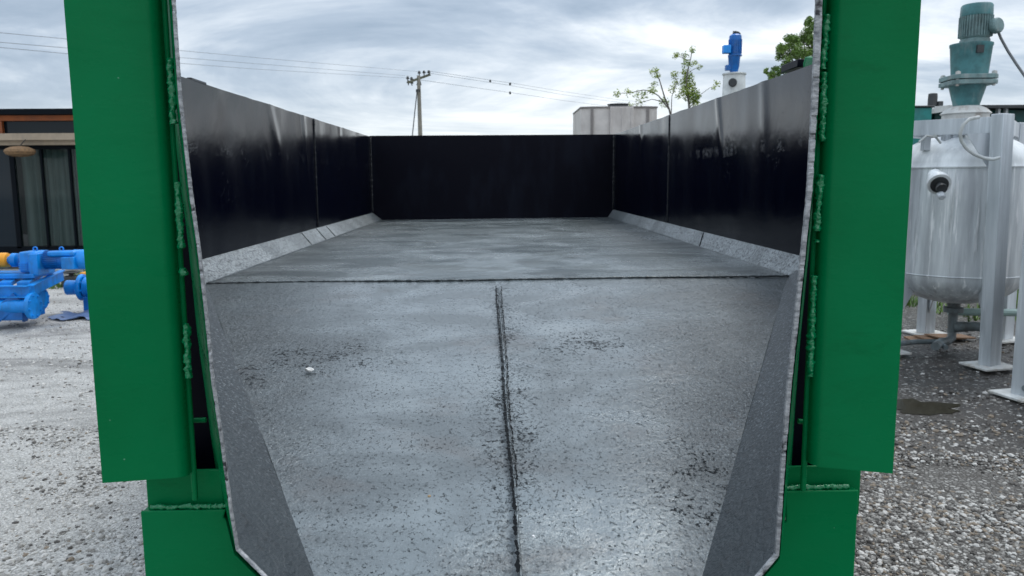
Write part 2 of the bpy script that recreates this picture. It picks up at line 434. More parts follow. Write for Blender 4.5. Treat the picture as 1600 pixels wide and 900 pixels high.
# loose stones, too many to count
def scatter(name, spec, mats, seed):
    rng = np.random.default_rng(seed)
    t = (1+5**0.5)/2
    ico = np.array([(-1,t,0),(1,t,0),(-1,-t,0),(1,-t,0),(0,-1,t),(0,1,t),(0,-1,-t),(0,1,-t),(t,0,-1),(t,0,1),(-t,0,-1),(-t,0,1)], float)
    ico /= np.linalg.norm(ico[0])
    fc = np.array([(0,11,5),(0,5,1),(0,1,7),(0,7,10),(0,10,11),(1,5,9),(5,11,4),(11,10,2),(10,7,6),(7,1,8),(3,9,4),(3,4,2),(3,2,6),(3,6,8),(3,8,9),(4,9,5),(2,4,11),(6,2,10),(8,6,7),(9,8,1)])
    V = []; Fc = []; MI = []; off = 0
    for (x0, x1, y0, y1, n, s0, s1, wts) in spec:
        for i in range(n):
            x = rng.uniform(x0, x1); y = rng.uniform(y0, y1)
            if abs(x) < 1.25 and 0.8 < y < 8: continue
            if ((x-PC.x)/0.36)**2+((y-PC.y)/0.28)**2 < 1: continue
            if noise.noise(Vector((x*1.6, y*1.6, 20))) < rng.uniform(-0.55, 0.25): continue
            s = rng.uniform(s0, s1)*rng.choice([0.5, 0.7, 1, 1, 1.4])*0.5
            pts = ico*rng.uniform(0.72, 1.2, (12, 1))*np.array([s*rng.uniform(0.8,1.4), s, s*rng.uniform(0.45,0.8)])
            a = rng.uniform(0, 6.3); ca, sa = math.cos(a), math.sin(a)
            pts = pts @ np.array([[ca, sa, 0], [-sa, ca, 0], [0, 0, 1]])
            pts += np.array([x, y, gh(x, y)+s*0.15])
            V.append(pts); Fc.append(fc+off); off += 12
            MI += [int(rng.choice(len(wts), p=wts))]*20
    V = np.concatenate(V); Fc = np.concatenate(Fc)
    me = bpy.data.meshes.new(name); me.from_pydata(V.tolist(), [], Fc.tolist())
    for q in mats: me.materials.append(q)
    me.polygons.foreach_set('material_index', MI)
    o = bpy.data.objects.new(name, me); C.objects.link(o); return o
def stone_m(name, c, r=0.85):
    m = NT(name); return m.set(Base_Color=m.mix(m.mr(m.noise(45, 4), 0.3, 0.7), tuple(x*0.7 for x in c), c), Roughness=r, Normal=m.bump(m.noise(160, 3), 0.4, 0.003))
SM = [stone_m('stone_pale', (0.60,0.58,0.55)), stone_m('stone_grey', (0.30,0.285,0.265)), stone_m('stone_dark', (0.07,0.062,0.055), 0.6), stone_m('stone_tan', (0.26,0.21,0.16))]
s_ = scatter('gravel', [
    (1.5, 3.3, 2.3, 4.4, 21000, 0.011, 0.023, [0.27,0.28,0.30,0.15]),
    (1.5, 4.6, 3.4, 5.0, 5000, 0.014, 0.028, [0.24,0.20,0.36,0.20]),
    (1.5, 6.5, 4.6, 8.5, 3200, 0.015, 0.034, [0.13,0.15,0.60,0.12]),
    (-4.2, -1.3, 2.0, 5.2, 15000, 0.007, 0.022, [0.45,0.36,0.15,0.04]),
    (-2.2, -1.3, 2.4, 3.3, 900, 0.02, 0.036, [0.62,0.25,0.10,0.03]),
    (-8.5, -2.4, 5.0, 12.5, 14000, 0.010, 0.026, [0.62,0.28,0.08,0.02])], SM, 4)
kind(s_, 'stuff')

# puddle in front of the tanks
m = NT('puddle_water'); WATER = m.set(Base_Color=(0.03, 0.026, 0.015), Roughness=0.06, Normal=m.bump(m.noise(12, 2), 0.03, 0.01))
pc = PC
ring = []
for k in range(40):
    a = 2*math.pi*k/40; r = 1+0.55*noise.noise(Vector((math.cos(a)*1.6, math.sin(a)*1.6, 2)))+0.3*noise.noise(Vector((math.cos(a)*4, math.sin(a)*4, 5)))
    ring.append((pc.x+0.26*r*math.cos(a), pc.y+0.17*r*math.sin(a), 0.004))
pd = MB().add(ring, [tuple(range(40))]).build('puddle', WATER, smooth=0); kind(pd, 'structure')

# ================================================================== THE STEEL TRAY WITH ITS CHUTE
YSW = 2.785
YB, YS, YF, YP = 7.60, 2.92, 1.10, 1.15      # back wall, floor seam, cut front edge, post face
XL, XR = -1.146, 1.150
ZT_L, ZT_R = CZ+0.398, CZ+0.408
bin_ = thing('steel_tray', 'long open steel tray, black gloss inside, green posts at its tapered mouth', 'tray', (0, YF, 0))
def wob(y, z, s): return 0.0035*noise.noise(Vector((y*1.3, z*1.5, s)))+0.0012*noise.noise(Vector((y*5, z*3, s+4)))
def dent(y, z, specs):
    d = 0
    for yy, ww, amp, slope in specs: d += amp*math.exp(-(((y-yy-slope*(z-CZ-0.3))/ww)**2))*min(1, max(0, (z-CZ+0.12)/0.3))
    return d
def side_wall(side, X, zb, zt_near, zt_far, dents):
    rows = []; N = 240; M_ = 36
    for i in range(N+1):
        y = YSW+(YB-YSW)*i/N; zt = zt_near+(zt_far-zt_near)*i/N+0.0018*noise.noise(Vector((y*6, 0, side)))
        rows.append([Vector((X+(wob(y, zb+(zt-zb)*k/M_, side*7)+dent(y, zb+(zt-zb)*k/M_, dents))*min(1, i/6), y, zb+(zt-zb)*k/M_)) for k in range(M_+1)])
    b = MB(); b.grid(rows); b.cur = 1
    th = 0.020*side
    b.grid([[Vector((X+th, YSW+(YB-YSW)*i/8, z)) for z in (zb-0.1, zt_near+(zt_far-zt_near)*i/8)] for i in range(9)])
    b.cur = 0
    top = []
    for i in range(N+1):
        p = rows[i][-1]; top.append([p, Vector((X+th, p.y, p.z))])
    b.grid(top)
    return b.build('side_wall', [BLACK, GREEN], bin_, fix=False, smooth=60)
side_wall(-1, XL, CZ-0.302, CZ+0.385, ZT_L+0.012, [(3.55,0.16,-0.005,0.2),(4.25,0.07,0.006,-0.7),(4.55,0.12,-0.004,0.2),(4.95,0.04,0.006,-0.15),(5.6,0.15,-0.004,0.1),(6.1,0.06,0.004,0),(6.8,0.1,-0.004,0)])
side_wall(1, XR, CZ-0.290, CZ+0.402, ZT_R+0.010, [(3.40,0.05,-0.006,0.15),(3.80,0.16,0.005,0.1),(4.08,0.04,-0.006,0.4),(4.6,0.12,0.004,0),(5.5,0.12,0.004,0.1),(6.2,0.05,-0.007,0.3),(6.8,0.1,0.004,0)])
# flat bar lip along the outside of each wall top
for sd_, X, za, zb_ in ((-1, XL, CZ+0.383, ZT_L+0.009), (1, XR, CZ+0.400, ZT_R+0.007)):
    MB().bar((X+sd_*0.034, YS+0.02, za-0.028), (X+sd_*0.034, YB, zb_-0.028), 0.05, 0.05).build('top_rail', GREEN, bin_, bevel=0.003)
    for k in range(6):
        y = YS+0.3+k*0.85
        MB().box((X+sd_*0.034, y, CZ-0.02), (0.05, 0.07, 0.72)).build('stiffener', GREEN, bin_, bevel=0.002)
# bracket pieces that stand proud of the right wall top
MB().box((XR+0.05, 3.20, CZ+0.437), (0.05, 0.18, 0.030)).build('bracket', BLACKB, bin_, bevel=0.003)
MB().lathe([(0.0,0),(0.02,0),(0.022,0.03),(0.016,0.05),(0,0.055)], (XR+0.05, 3.06, CZ+0.40), n=10).prism([(XR+0.03,2.90,CZ+0.40),(XR+0.03,3.06,CZ+0.40),(XR+0.03,3.04,CZ+0.448),(XR+0.03,2.93,CZ+0.430)], (0.04,0,0)).build('lug', GREEN, bin_, bevel=0.002)
MB().box((XL-0.01, 2.90, CZ+0.395), (0.03, 0.05, 0.02)).build('lug', BLACK, bin_, bevel=0.003)
MB().box((XL-0.01, 3.22, CZ+0.390), (0.02, 0.16, 0.012)).build('lug', BLACK, bin_, bevel=0.003)

# back wall
ZBK = CZ+0.418
FZL, FZR = CZ-0.372, CZ-0.362
rows = []
for i in range(61):
    x = XL+(XR-XL)*i/60
    rows.append([Vector((x, YB+0.004*noise.noise(Vector((x*1.5, k/10, 30))), CZ-0.38+(ZBK-CZ+0.38)*k/20)) for k in range(21)])
b = MB().grid(rows); b.box(((XL+XR)/2, YB+0.03, CZ+0.39), (XR-XL+0.02, 0.04, 0.05)); b.cur = 1
b.box(((XL+XR)/2, YB+0.016, CZ), (XR-XL+0.02, 0.01, 0.80))
b.build('back_wall', [BLACKB, GREEN], bin_, fix=False)

# rear floor and its sloped edge strips
CXL, CXR = XL+0.088, XR-0.052
def lerp(a, b, t): return a+(b-a)*t
def floor_z(x): return lerp(FZL, FZR, (x-XL)/(XR-XL))
rows = [[Vector((lerp(CXL, CXR, k/40), y, floor_z(lerp(CXL, CXR, k/40))+0.003*noise.noise(Vector((k*0.12, y*0.8, 0)))*min(1, (y-YS)*3, max(0, (YB-y)*3)))) for k in range(41)] for y in np.linspace(YS, YB, 90)]
MB().grid(rows).build('rear_floor', FLOORB, bin_, fix=False, smooth=60)
for sd_, X, CX, zb in ((-1, XL, CXL, CZ-0.302), (1, XR, CXR, CZ-0.290)):
    rows = []
    for i in range(100):
        nz = 0.0018*noise.noise(Vector((i*0.25, 3, sd_)))
        rows.append([Vector((lerp(X-sd_*0.001, CX, k/6), lerp(lerp(YSW, YS, k/6), YB, i/99), lerp(zb, floor_z(CX), k/6)+nz*math.sin(math.pi*k/6))) for k in range(7)])
    MB().grid(rows).build('chamfer_strip', CHAMB, bin_, fix=False, smooth=60)

# chute: lofted from the tray's end section to the torch-cut front section
def front_curve(pts, Y): return [P(x, y, Y) for x, y in pts]
EL = front_curve([(262,-150),(268,-60),(272,0),(282,150),(299,300),(313,400),(324,500),(334,600),(349,700),(362,800),(372,858)], YF)
ER = front_curve([(1279,-150),(1278,-60),(1276,0),(1270,150),(1262,300),(1252,400),(1242,500),(1231,600),(1223,700),(1216,800),(1212,866)], YF)
FL = P(536, 1022, 1.02); FR = P(1054, 1052, 1.02)
def resample(pts, n):
    d = [0]
    for a, b_ in zip(pts, pts[1:]): d.append(d[-1]+(b_-a).length)
    out = []
    for k in range(n+1):
        t = d[-1]*k/n; i = 0
        while i < len(d)-2 and d[i+1] < t: i += 1
        out.append(pts[i].lerp(pts[i+1], (t-d[i])/max(1e-9, d[i+1]-d[i])))
    return out
def chute_side(side, E, X, zt, zb, CX, Fc):
    seam = [Vector((X, YSW, lerp(zt, zb, k/24))) for k in range(25)]
    e = resample(E, 24)
    rows = []
    for i in range(31):
        t = i/30
        rows.append([seam[k].lerp(e[k], t) for k in range(25)])
    inner = MB().grid(rows)
    inner.cur = 1
    nrm = Vector((side, -0.38, 0)).normalized()
    ow = 0.0034 if side < 0 else 0.0072
    outer = [[p+Vector((side*ow, 0.0, 0)) for p in r] for r in rows]
    k0 = 27
    inner.cur = 0; inner.grid(outer[:k0])
    inner.cur = 1; inner.grid(outer[k0-1:])
    inner.grid([[r[0], o_[0]] for r, o_ in zip(rows, outer)])
    inner.build('chute_side', [BLACK, GREEN], bin_, fix=False, smooth=60)
    # sloped strip between side plate and chute floor
    cf = Vector((CX, YS, floor_z(CX)))
    rows = []
    for i in range(41):
        t = i/40
        a = seam[-1].lerp(E[-1], t); c_ = cf.lerp(Fc, t)
        rows.append([a.lerp(c_, k/8)+Vector((0, 0, 0.0012*noise.noise(Vector((i*0.3, k*0.5, side*3)))*math.sin(math.pi*k/8))) for k in range(9)])
    b = MB().grid(rows); b.cur = 1
    under = [[p+Vector((side*0.006, 0, -0.008)) for p in r] for r in rows]
    b.grid(under)
    b.build('chute_chamfer', [CHAMF, GREEN], bin_, fix=False, smooth=60)
    # rough torch-cut edge on the front of the side plate and strip
    path = resample(E+[E[-1].lerp(Fc, 1.0)], 420)
    vs = []; fs = []
    wid = 0.0028 if side < 0 else 0.0080
    for i, p in enumerate(path):
        z_ = p.z
        w = wid*(0.95+0.16*noise.noise(Vector((0, 0, z_*22+side)))+0.10*noise.noise(Vector((0, 4, z_*140+side))))*min(1, max(0.66, 0.8+(z_-CZ)*1.2) if side > 0 else 1)
        j = 0.0005*noise.noise(Vector((5, side, i*0.35)))+0.0005*noise.noise(Vector((9, side, i*1.1)))
        notch = -0.0022 if noise.noise(Vector((3, side*5, i*0.21))) > 0.36 else 0
        tdir = (path[min(i+1, 420)]-path[max(i-1, 0)]).normalized()
        out = tdir.cross(Vector((0, 1, 0))).normalized()*(1 if side > 0 else -1)
        if out.x*side < 0: out = -out
        a = p-out*(0.0008+j); b_ = p+out*(w+j*0.4)
        f = Vector((0, -0.002-notch-abs(j), 0))
        vs += [a+Vector((0, 0.004, 0)), a+f*0.7, (a+b_)/2+f, b_+f*0.7, b_+Vector((0, 0.004, 0))]
    for i in range(420):
        for k in range(4): fs.append((i*5+k, i*5+k+1, i*5+k+6, i*5+k+5))
    MB().add(vs, fs).build('cut_edge', CUT, bin_, smooth=25)
    return seam, E
chute_side(-1, EL, XL, CZ+0.385, CZ-0.302, CXL, FL)
chute_side(1, ER, XR, CZ+0.402, CZ-0.290, CXR, FR)
# chute floor
A0, A1 = Vector((CXL, YS, floor_z(CXL))), Vector((CXR, YS, floor_z(CXR)))
rows = []
for i in range(81):
    t = i/80; a = A0.lerp(FL, t); c_ = A1.lerp(FR, t)
    rows.append([a.lerp(c_, k/60)+Vector((0, 0, 0.0025*noise.noise(Vector((i*0.08, k*0.09, 4)))*min(1, t*8))) for k in range(61)])
b = MB().grid(rows); b.cur = 1
b.grid([[p+Vector((0, 0, -0.009)) for p in r] for r in rows])
b.build('chute_floor', [FLOORF, GREEN], bin_, fix=False, smooth=60)
N_ = (A1-A0).cross(FL-A0).normalized()
if N_.z < 0: N_ = -N_
def on_chute(px, py, lift=0.0):
    d = ray(px, py); t = (A0-CAMO).dot(N_)/d.dot(N_); return CAMO+d*t+N_*lift
def on_rear(px, py, lift=0.0):
    p = G(px, py, CZ-0.367); return p+Vector((0, 0, lift))

def bead(name, pts, r, mat, parent, step=0.004, jit=0.35, flat=None, seed=0, n=8):
    pts = [Vector(p) for p in pts]
    pts = resample(pts, max(4, int(sum((b-a).length for a, b in zip(pts, pts[1:]))/step)))
    rad = []; q = []
    for i, p in enumerate(pts):
        s = i*step
        rad.append(r*max(0.45, 0.92+jit*0.45*noise.noise(Vector((s*35, seed, 1)))+jit*0.5*noise.noise(Vector((s*170, seed, 6)))))
        q.append(p+Vector((noise.noise(Vector((s*45, seed, 2))), 0, noise.noise(Vector((s*45, seed, 3)))))*r*0.4)
    rad[0] *= 0.3; rad[-1] *= 0.3
    b = MB().tube(q, rad, n)
    k = 0.5/max(r, 0.002)
    for i in range(len(q)*n):
        v_ = Vector(b.v[i]); c = q[i//n]; d = v_-c
        w = Vector((v_.x*k*1.1, v_.y*k*1.1, v_.z*k+abs(d.x)*k*1.2+seed))
        f = 1+jit*0.75*noise.noise(w*1.7)+jit*0.4*noise.noise(w*4.3)
        b.v[i] = tuple(c+d*max(0.4, f))
    return b.build(name, mat, parent, smooth=70)
# centre seam of the chute floor: a ragged dark line beside a low bead
cs = [(775,449),(776,470),(779,505),(782,540),(785,575),(786,610),(789,650),(793,690),(798,730),(801,765),(804,800),(805,835),(808,870),(810,900),(813,950),(816,1010)]
def groove(pts, wd, seed, parent=bin_, lift=0.0046):
    path = resample(pts, 640); vs = []
    for i, p in enumerate(path):
        w = wd*(0.7+1.2*noise.noise(Vector((seed, 2, i*0.11)))+1.3*noise.noise(Vector((seed, 5, i*0.42))))
        w = max(0.0002, w); dx = 0.0028*noise.noise(Vector((seed, 1, i*0.04)))+0.0018*noise.noise(Vector((seed, 4, i*0.27)))
        w2 = max(0.0002, w+0.0012*noise.noise(Vector((seed, 9, i*0.6))))
        vs += [p+Vector((dx-w, 0, 0))+N_*lift, p+Vector((dx+w2, 0, 0))+N_*lift]
    return MB().add(vs, [(2*i, 2*i+1, 2*i+3, 2*i+2) for i in range(640)]).build('seam_groove', SEAM, parent, smooth=0)
groove([on_chute(x, y) for x, y in cs], 0.0034, 1)
groove([on_chute(x+8, y) for x, y in cs if y < 770], 0.0020, 2)
bead('seam_weld', [on_chute(x+4, y, -0.0006) for x, y in cs], 0.0030, FLOORF, bin_, jit=0.9, seed=3)
# cross seam where chute and rear floor meet
xw = [A0.lerp(A1, k/40)+Vector((0, 0.010*math.sin(k*0.28)-0.012*(k > 20)*min(1, (k-20)/6), 0.0018)) for k in range(41)]
bead('cross_weld', xw, 0.0042, SWELD, bin_, jit=0.8, seed=5, step=0.006)
vs = []; pth = resample(xw, 500)
for i, p in enumerate(pth):
    w = max(0.0004, 0.0024*(0.45+1.5*noise.noise(Vector((3, 3, i*0.2)))))
    for sx in (-1, 1): vs.append(p+Vector((0, -0.007+sx*w, 0.0028)))
MB().add(vs, [(2*i, 2*i+1, 2*i+3, 2*i+2) for i in range(500)]).build('seam_groove', SEAM, bin_, smooth=0)
# welds of the black walls
for sd_, X, zb, zt in ((-1, XL, CZ-0.30, CZ+0.40), (1, XR, CZ-0.29, CZ+0.408)):
    bead('wall_weld', [(X-sd_*0.002, 5.22, zb), (X-sd_*0.002, 5.22, zt)], 0.006, BWELD, bin_, step=0.008, jit=0.6, seed=sd_*3)
    bead('corner_weld', [(X-sd_*0.004, YB-0.006, zb), (X-sd_*0.004, YB-0.006, zt)], 0.010, BWELD, bin_, step=0.01, jit=0.5, seed=sd_*4)
    CX = CXL if sd_ < 0 else CXR
    bead('floor_weld', [(CX, YS+0.02, floor_z(CX)), (CX, YB, floor_z(CX))], 0.0045, SWELD, bin_, step=0.01, jit=0.7, seed=sd_*6)
for y_ in (5.15, 5.45, 4.75):
    bead('strip_weld', [(XL+0.004, y_, CZ-0.303), (CXL, y_-0.10, floor_z(CXL)+0.002)], 0.005, SWELD, bin_, step=0.008, seed=y_)
bead('strip_weld', [(XR-0.004, 4.3, CZ-0.291), (CXR, 4.2, floor_z(CXR)+0.002)], 0.0035, SEAM, bin_, step=0.008, seed=9)

# the two folded front posts
def post(side, xo, xi, zbot, zbot_in, zfl):
    r = 0.013; zt = CZ+0.47
    prof = [(xo, YP)]
    for k in range(9):
        a = math.pi/2*k/8
        prof.append((xi+side*r-side*r*math.sin(a), YP+r-r*math.cos(a)))
    prof.append((xi, YP+0.022))
    inn = [(x+side*0.008 if k > 1 else x, y+0.008) for k, (x, y) in enumerate(prof)]
    inn[-1] = (xi+side*0.008, YP+0.022)
    sh = lambda x: 0.030*((x-xo)/(xi-xo)-1)
    prof = [(x, y+sh(x)) for x, y in prof]; inn = [(x, y+sh(x)) for x, y in inn]
    poly = prof+inn[::-1]
    def zb(x): return lerp(zbot, zbot_in, (x-xo)/(xi-xo))
    nn = len(poly); b = MB()
    lev = 40; vs = []
    for j in range(lev+1):
        for x, y in poly:
            z0 = zb(x)+0.0012*noise.noise(Vector((x*90, 2, 0)))
            vs.append((x, y+0.0006*noise.noise(Vector((x*6, 1, j*0.3))), lerp(z0, zt, j/lev)))
    fs = [(j*nn+k, j*nn+(k+1) % nn, (j+1)*nn+(k+1) % nn, (j+1)*nn+k) for j in range(lev) for k in range(nn)]
    fs += [tuple(range(nn)), tuple(lev*nn+k for k in range(nn))]
    b.add(vs, fs)
    p = b.build('post', GREEN, bin_, bevel=0.0015)
    # flange bar standing on the inner edge of the post, hanging a little lower
    MB().box((xi-side*0.001, YP+0.0265, (zfl+zt)/2), (0.009, 0.008, zt-zfl)).build('flange', GREEN, p, bevel=0.003)
    return p
oL = P(160, 755, YP-0.03).x; oR = P(1395, 740, YP-0.03).x
iL, iR = P(262, 300, YP).x, P(1288, 300, YP).x
zL0, zL1 = P(160, 755, YP-0.03).z, P(280, 746, YP).z
zR0, zR1 = P(1395, 740, YP-0.03).z, P(1270, 728, YP).z
pL = post(-1, oL, iL, zL0, zL1, P(302, 783, YP+0.025).z)
pR = post(1, oR, iR, zR0, zR1, P(1262, 768, YP+0.025).z)
# weld runs between post flange and chute side: measured along the photograph
def run(xa, ya, xb, yb, Y, r, seed, parent, nm='weld_bead'):
    n = 10; pts = [P(lerp(xa, xb, k/n), lerp(ya, yb, k/n), Y) for k in range(n+1)]
    bead(nm, pts, r, GREENW, parent, step=0.0011, jit=0.7, seed=seed, n=14)
YW = YP+0.008
for i, (xa, ya, xb, yb) in enumerate([(266,90,272,195),(277,284,284,388),(286,418,287,432),(291,505,295,592)]):
    run(xa, ya, xb, yb, YW, 0.0054, i*3+1, pL)
for i, (xa, ya, xb, yb) in enumerate([(1291,22,1286,110),(1288,112,1284,222),(1282,272,1276,362),(1272,430,1265,588),(1276,374,1276,380)]):
    run(xa, ya, xb, yb, YW, 0.0054, i*5+40, pR)
# small round pegs bridging post and chute lower down
for side, (xa, ya, xb, yb) in ((-1, (300,657,322,656)), (1, (1247,658,1262,660))):
    MB().tube([P(xa, ya, YP+0.06), P(xb, yb, YP+0.06)], 0.004, 10).build('peg', GREEN, bin_)
# chute hangs in a front frame: upper block, weld, lower box section that follows the chute
def sect(t_y, side):  # chute outline x at given Y (outer), used for cut-outs
    t = (YS-t_y)/(YS-YF)
    E = EL if side < 0 else ER; X = XL if side < 0 else XR
    return [Vector((X, YS, CZ+0.39)).lerp(E[0], t), Vector((X, YS, CZ-0.30)).lerp(E[-1], t), (A0 if side < 0 else A1).lerp(FL if side < 0 else FR, (YS-t_y)/(YS-1.02))]
for side in (-1, 1):
    Yu, Yl = 1.215, 1.195; TH = 0.006
    if side < 0: xo_u, zt_u, z_w, xo_l = P(229, 770, Yu).x, P(260, 735, Yu).z, P(290, 798, Yl).z, P(223, 850, Yl).x
    else: xo_u, zt_u, z_w, xo_l = P(1345, 750, Yu).x, P(1300, 728, Yu).z, P(1290, 767, Yl).z, P(1339, 820, Yl).x
    s_u = sect(Yu+TH, side); s_l = sect(Yl+TH, side)
    def xat(s, z):  # x of the side plate at height z
        a, b_ = s[0], s[1]; return lerp(a.x, b_.x, (a.z-z)/(a.z-b_.z))+side*0.0055
    MB().prism([(xo_u, Yu, zt_u), (xat(s_u, zt_u), Yu, zt_u), (xat(s_u, z_w-0.05), Yu, z_w-0.05), (xo_u, Yu, z_w-0.05)], (0, TH, 0)).box((xo_u-side*0.005, Yu+TH+0.06, (zt_u+z_w)/2), (0.010, 0.119, zt_u-z_w-0.002)).build('upper_block', GREEN, bin_, bevel=0.002)
    c1, c2 = s_l[1], s_l[2]
    zc = c2.z-0.03
    MB().prism([(xo_l, Yl, z_w), (xat(s_l, z_w), Yl, z_w), (c1.x+side*0.010, Yl, c1.z-0.006), (c2.x+side*0.006, Yl, c2.z-0.016), (side*0.02, Yl, c2.z-0.016), (side*0.02, Yl, zc-0.12), (side*0.30, Yl, zc-0.14), (side*0.30, Yl, 0.0), (xo_l, Yl, 0.0)], (0, TH, 0)).box((xo_l-side*0.006, Yl+TH+0.06, z_w/2), (0.011, 0.119, z_w-0.004)).build('lower_box', GREEN, bin_, bevel=0.002)
    xa = xo_l+(-side)*0.012
    bead('weld_bead', [(xa, Yl+0.008, z_w+0.003), (xat(s_l, z_w), Yl+0.008, z_w+0.003)], 0.0044, GREENW, bin_, step=0.0016, jit=0.7, seed=side*17+70, n=10)
for side in (-1, 1):  # black sheet added behind each post as the shade inside the gap
    q = sect(1.34, side); o_ = side*0.006
    zs_ = [CZ+0.46, CZ+0.20, CZ-0.05, CZ-0.30, CZ-0.46, CZ-0.56]
    inn = [(lerp(q[0].x, q[1].x, (q[0].z-z)/(q[0].z-q[1].z))+o_, 1.33, z) for z in zs_]
    MB().prism([(side*0.572, 1.33, zs_[0])]+inn+[(side*0.572, 1.33, zs_[-1])], (0, 0.006, 0)).build('gap_shade_plate', BLACKB, bin_)
# long frame members and rear legs of the tray (carry it above the ground)
for sx in (-0.62, 0.62):
    MB().box((sx, 5.25, CZ-0.47), (0.10, 4.7, 0.18)).build('frame_rail', GREEN, bin_, bevel=0.004)
for sx in (-0.62, 0.62):
    for yy in (3.3, 7.2): MB().box((sx, yy, (CZ-0.56)/2), (0.12, 0.12, CZ-0.56)).box((sx, yy, 0.01), (0.26, 0.26, 0.02)).build('leg', GREEN, bin_, bevel=0.004)
for k in range(5): MB().box((0, 3.2+k*1.0, CZ-0.45), (2.2, 0.08, 0.12)).build('cross_member', GREEN, bin_, bevel=0.003)

# white chip of debris on the chute floor
dp = on_chute(483, 581, 0.003)
b = MB(); rng = random.Random(3)
b.lathe([(0.002,0),(0.008,0.001),(0.0085,0.004),(0.005,0.007),(0.001,0.008)], dp, N_, 9)
b.v = [(x+rng.uniform(-.0025,.0025)+(x-dp.x)*0.4, y+rng.uniform(-.0015,.0015), z+rng.uniform(-.001,.001)) for x, y, z in b.v]
tag(b.build('stone_chip', NT('white_chip').set(Base_Color=(0.85,0.85,0.83), Roughness=0.7), smooth=0), 'small white chip of stone lying on the left of the chute floor', 'stone')
for i, (px, py, s, lab) in enumerate([(671,779,0.7,'tiny tan crumb on the near left of the chute floor'),(833,842,0.6,'tiny white crumb lying right beside the dark floor seam near the bottom')]):
    dp = on_chute(px, py, 0.003); b = MB().lathe([(0.001,0),(0.0045*s,0.001),(0.004*s,0.003),(0.001,0.004)], dp, N_, 7)
    b.v = [(x+rng.uniform(-.001,.001), y+rng.uniform(-.001,.001), z) for x, y, z in b.v]
    tag(b.build('crumb', NT('crumb').set(Base_Color=((0.4,0.28,0.16),(0.8,0.8,0.8))[i], Roughness=0.8), smooth=0), lab, 'crumb')
# ================================================================== BACKGROUND THINGS
# ---- materials
def galv(name, c0, c1, streak=1.0, rough=0.5):
    m = NT(name)
    s1 = m.noise((9, 9, 0.8), 6, 0.6); s2 = m.noise((26, 26, 1.6), 5, 0.6, loc=(4,4,4)); n = m.noise(14, 5)
    base = m.mix(m.mr(s1, 0.35, 0.65), c0, c1)
    base = m.mix(m.math('MULTIPLY', m.mr(s2, 0.57, 0.66), 0.7*streak), base, tuple(min(1, x*1.35) for x in c1))
    base = m.mix(m.math('MULTIPLY', m.mr(m.noise((12, 12, 1.2), 5, 0.65, loc=(8,2,1)), 0.56, 0.72), 0.55*streak), base, tuple(x*0.5 for x in c0))
    return m.set(Base_Color=base, Roughness=m.mr(n, 0.3, 0.7, rough*0.8, rough*1.2), Metallic=0.2, Normal=m.bump(n, 0.12, 0.004))
TANK = galv('tank_alloy', (0.48, 0.50, 0.52), (0.82, 0.85, 0.86), 1.25)
DOME = galv('tank_dome_white', (0.62, 0.64, 0.65), (0.86, 0.88, 0.88), 0.5)
LEGM = galv('leg_grey_paint', (0.42, 0.45, 0.48), (0.62, 0.65, 0.68), 0.5, 0.45)
PALE = painted('pale_plate', (0.62, 0.62, 0.60), 0.7, 0.12, (0.36, 0.30, 0.22))
RUSTW = painted('rusty_white', (0.50, 0.50, 0.48), 0.7, 0.15, (0.22, 0.13, 0.08), 0.2)
TEAL = painted('teal_paint', (0.055, 0.17, 0.18), 0.5, 0.3, (0.20, 0.26, 0.26), 0.15, 9)
TEALG = painted('teal_grey_paint', (0.15, 0.23, 0.23), 0.55, 0.3, (0.33, 0.35, 0.34), 0.2, 12)
DARK = painted('dark_iron', (0.03, 0.033, 0.035), 0.5, 0.3)
PIPE = painted('grey_pipe', (0.16, 0.19, 0.20), 0.5, 0.25, (0.08, 0.08, 0.075))
RUB = painted('rubber_cable', (0.12, 0.125, 0.13), 0.5, 0.1)
BLUE = painted('bright_blue_paint', (0.0, 0.22, 0.66), 0.36, 0.22, (0.03, 0.12, 0.27), 0.1, 6)
BLUED = painted('deep_blue_paint', (0.0, 0.115, 0.40), 0.35, 0.2)
YEL = painted('orange_yellow_paint', (0.80, 0.33, 0.015), 0.4, 0.1)
WHT = painted('weathered_white', (0.55, 0.57, 0.56), 0.6, 0.15, (0.28, 0.28, 0.26))
CONC = painted('aged_tower_panel', (0.58, 0.54, 0.52), 0.75, 0.12, (0.40, 0.36, 0.34), 0.15, 2.5)

# ---- jacketed mixing tank on four legs
TC = Vector((4.28, 7.2, 0)); TR = 0.55
def zt(py, Y=7.2, px=1512): return P(px, py, Y).z
tank = thing('mixing_tank', 'grey metal mixing tank on four legs with a tall teal agitator drive', 'tank', TC, 'mixing tanks on legs')
zs, zl, zd = 1.685, 0.725, 0.44
prof = [(0.02, zd)]
for k in range(1, 13):
    a = math.pi/2*k/12; prof.append((TR*math.sin(a), zl-(zl-zd)*math.cos(a)))
prof += [(TR+0.004, zl+0.002), (TR+0.007, zl+0.008), (TR+0.001, zl+0.014), (TR, zl+0.3), (TR+0.0015, zl+0.5), (TR, zs-0.012)]
MB().lathe(prof, TC, n=72).build('body', TANK, tank)
prof = [(TR, zs-0.012), (TR+0.010, zs-0.010), (TR+0.012, zs), (TR+0.004, zs+0.012)]
for k in range(1, 13):
    a = math.pi/2*k/12; prof.append((0.12+(TR-0.12)*math.cos(a)**0.9 if k < 12 else 0.10, zs+0.01+(0.27)*math.sin(a)))
MB().lathe(prof, TC, n=72).build('dome', DOME, tank)
legs = [(-0.14, -0.70), (0.14, 0.70), (-0.70, 0.14), (0.70, -0.14)]
legs = [(-0.10, -0.74), (0.14, 0.70), (-0.70, -0.14), (0.72, 0.34)]
ZL = 2.10; rotL = Matrix.Rotation(R(-27+0), 3, 'Z')
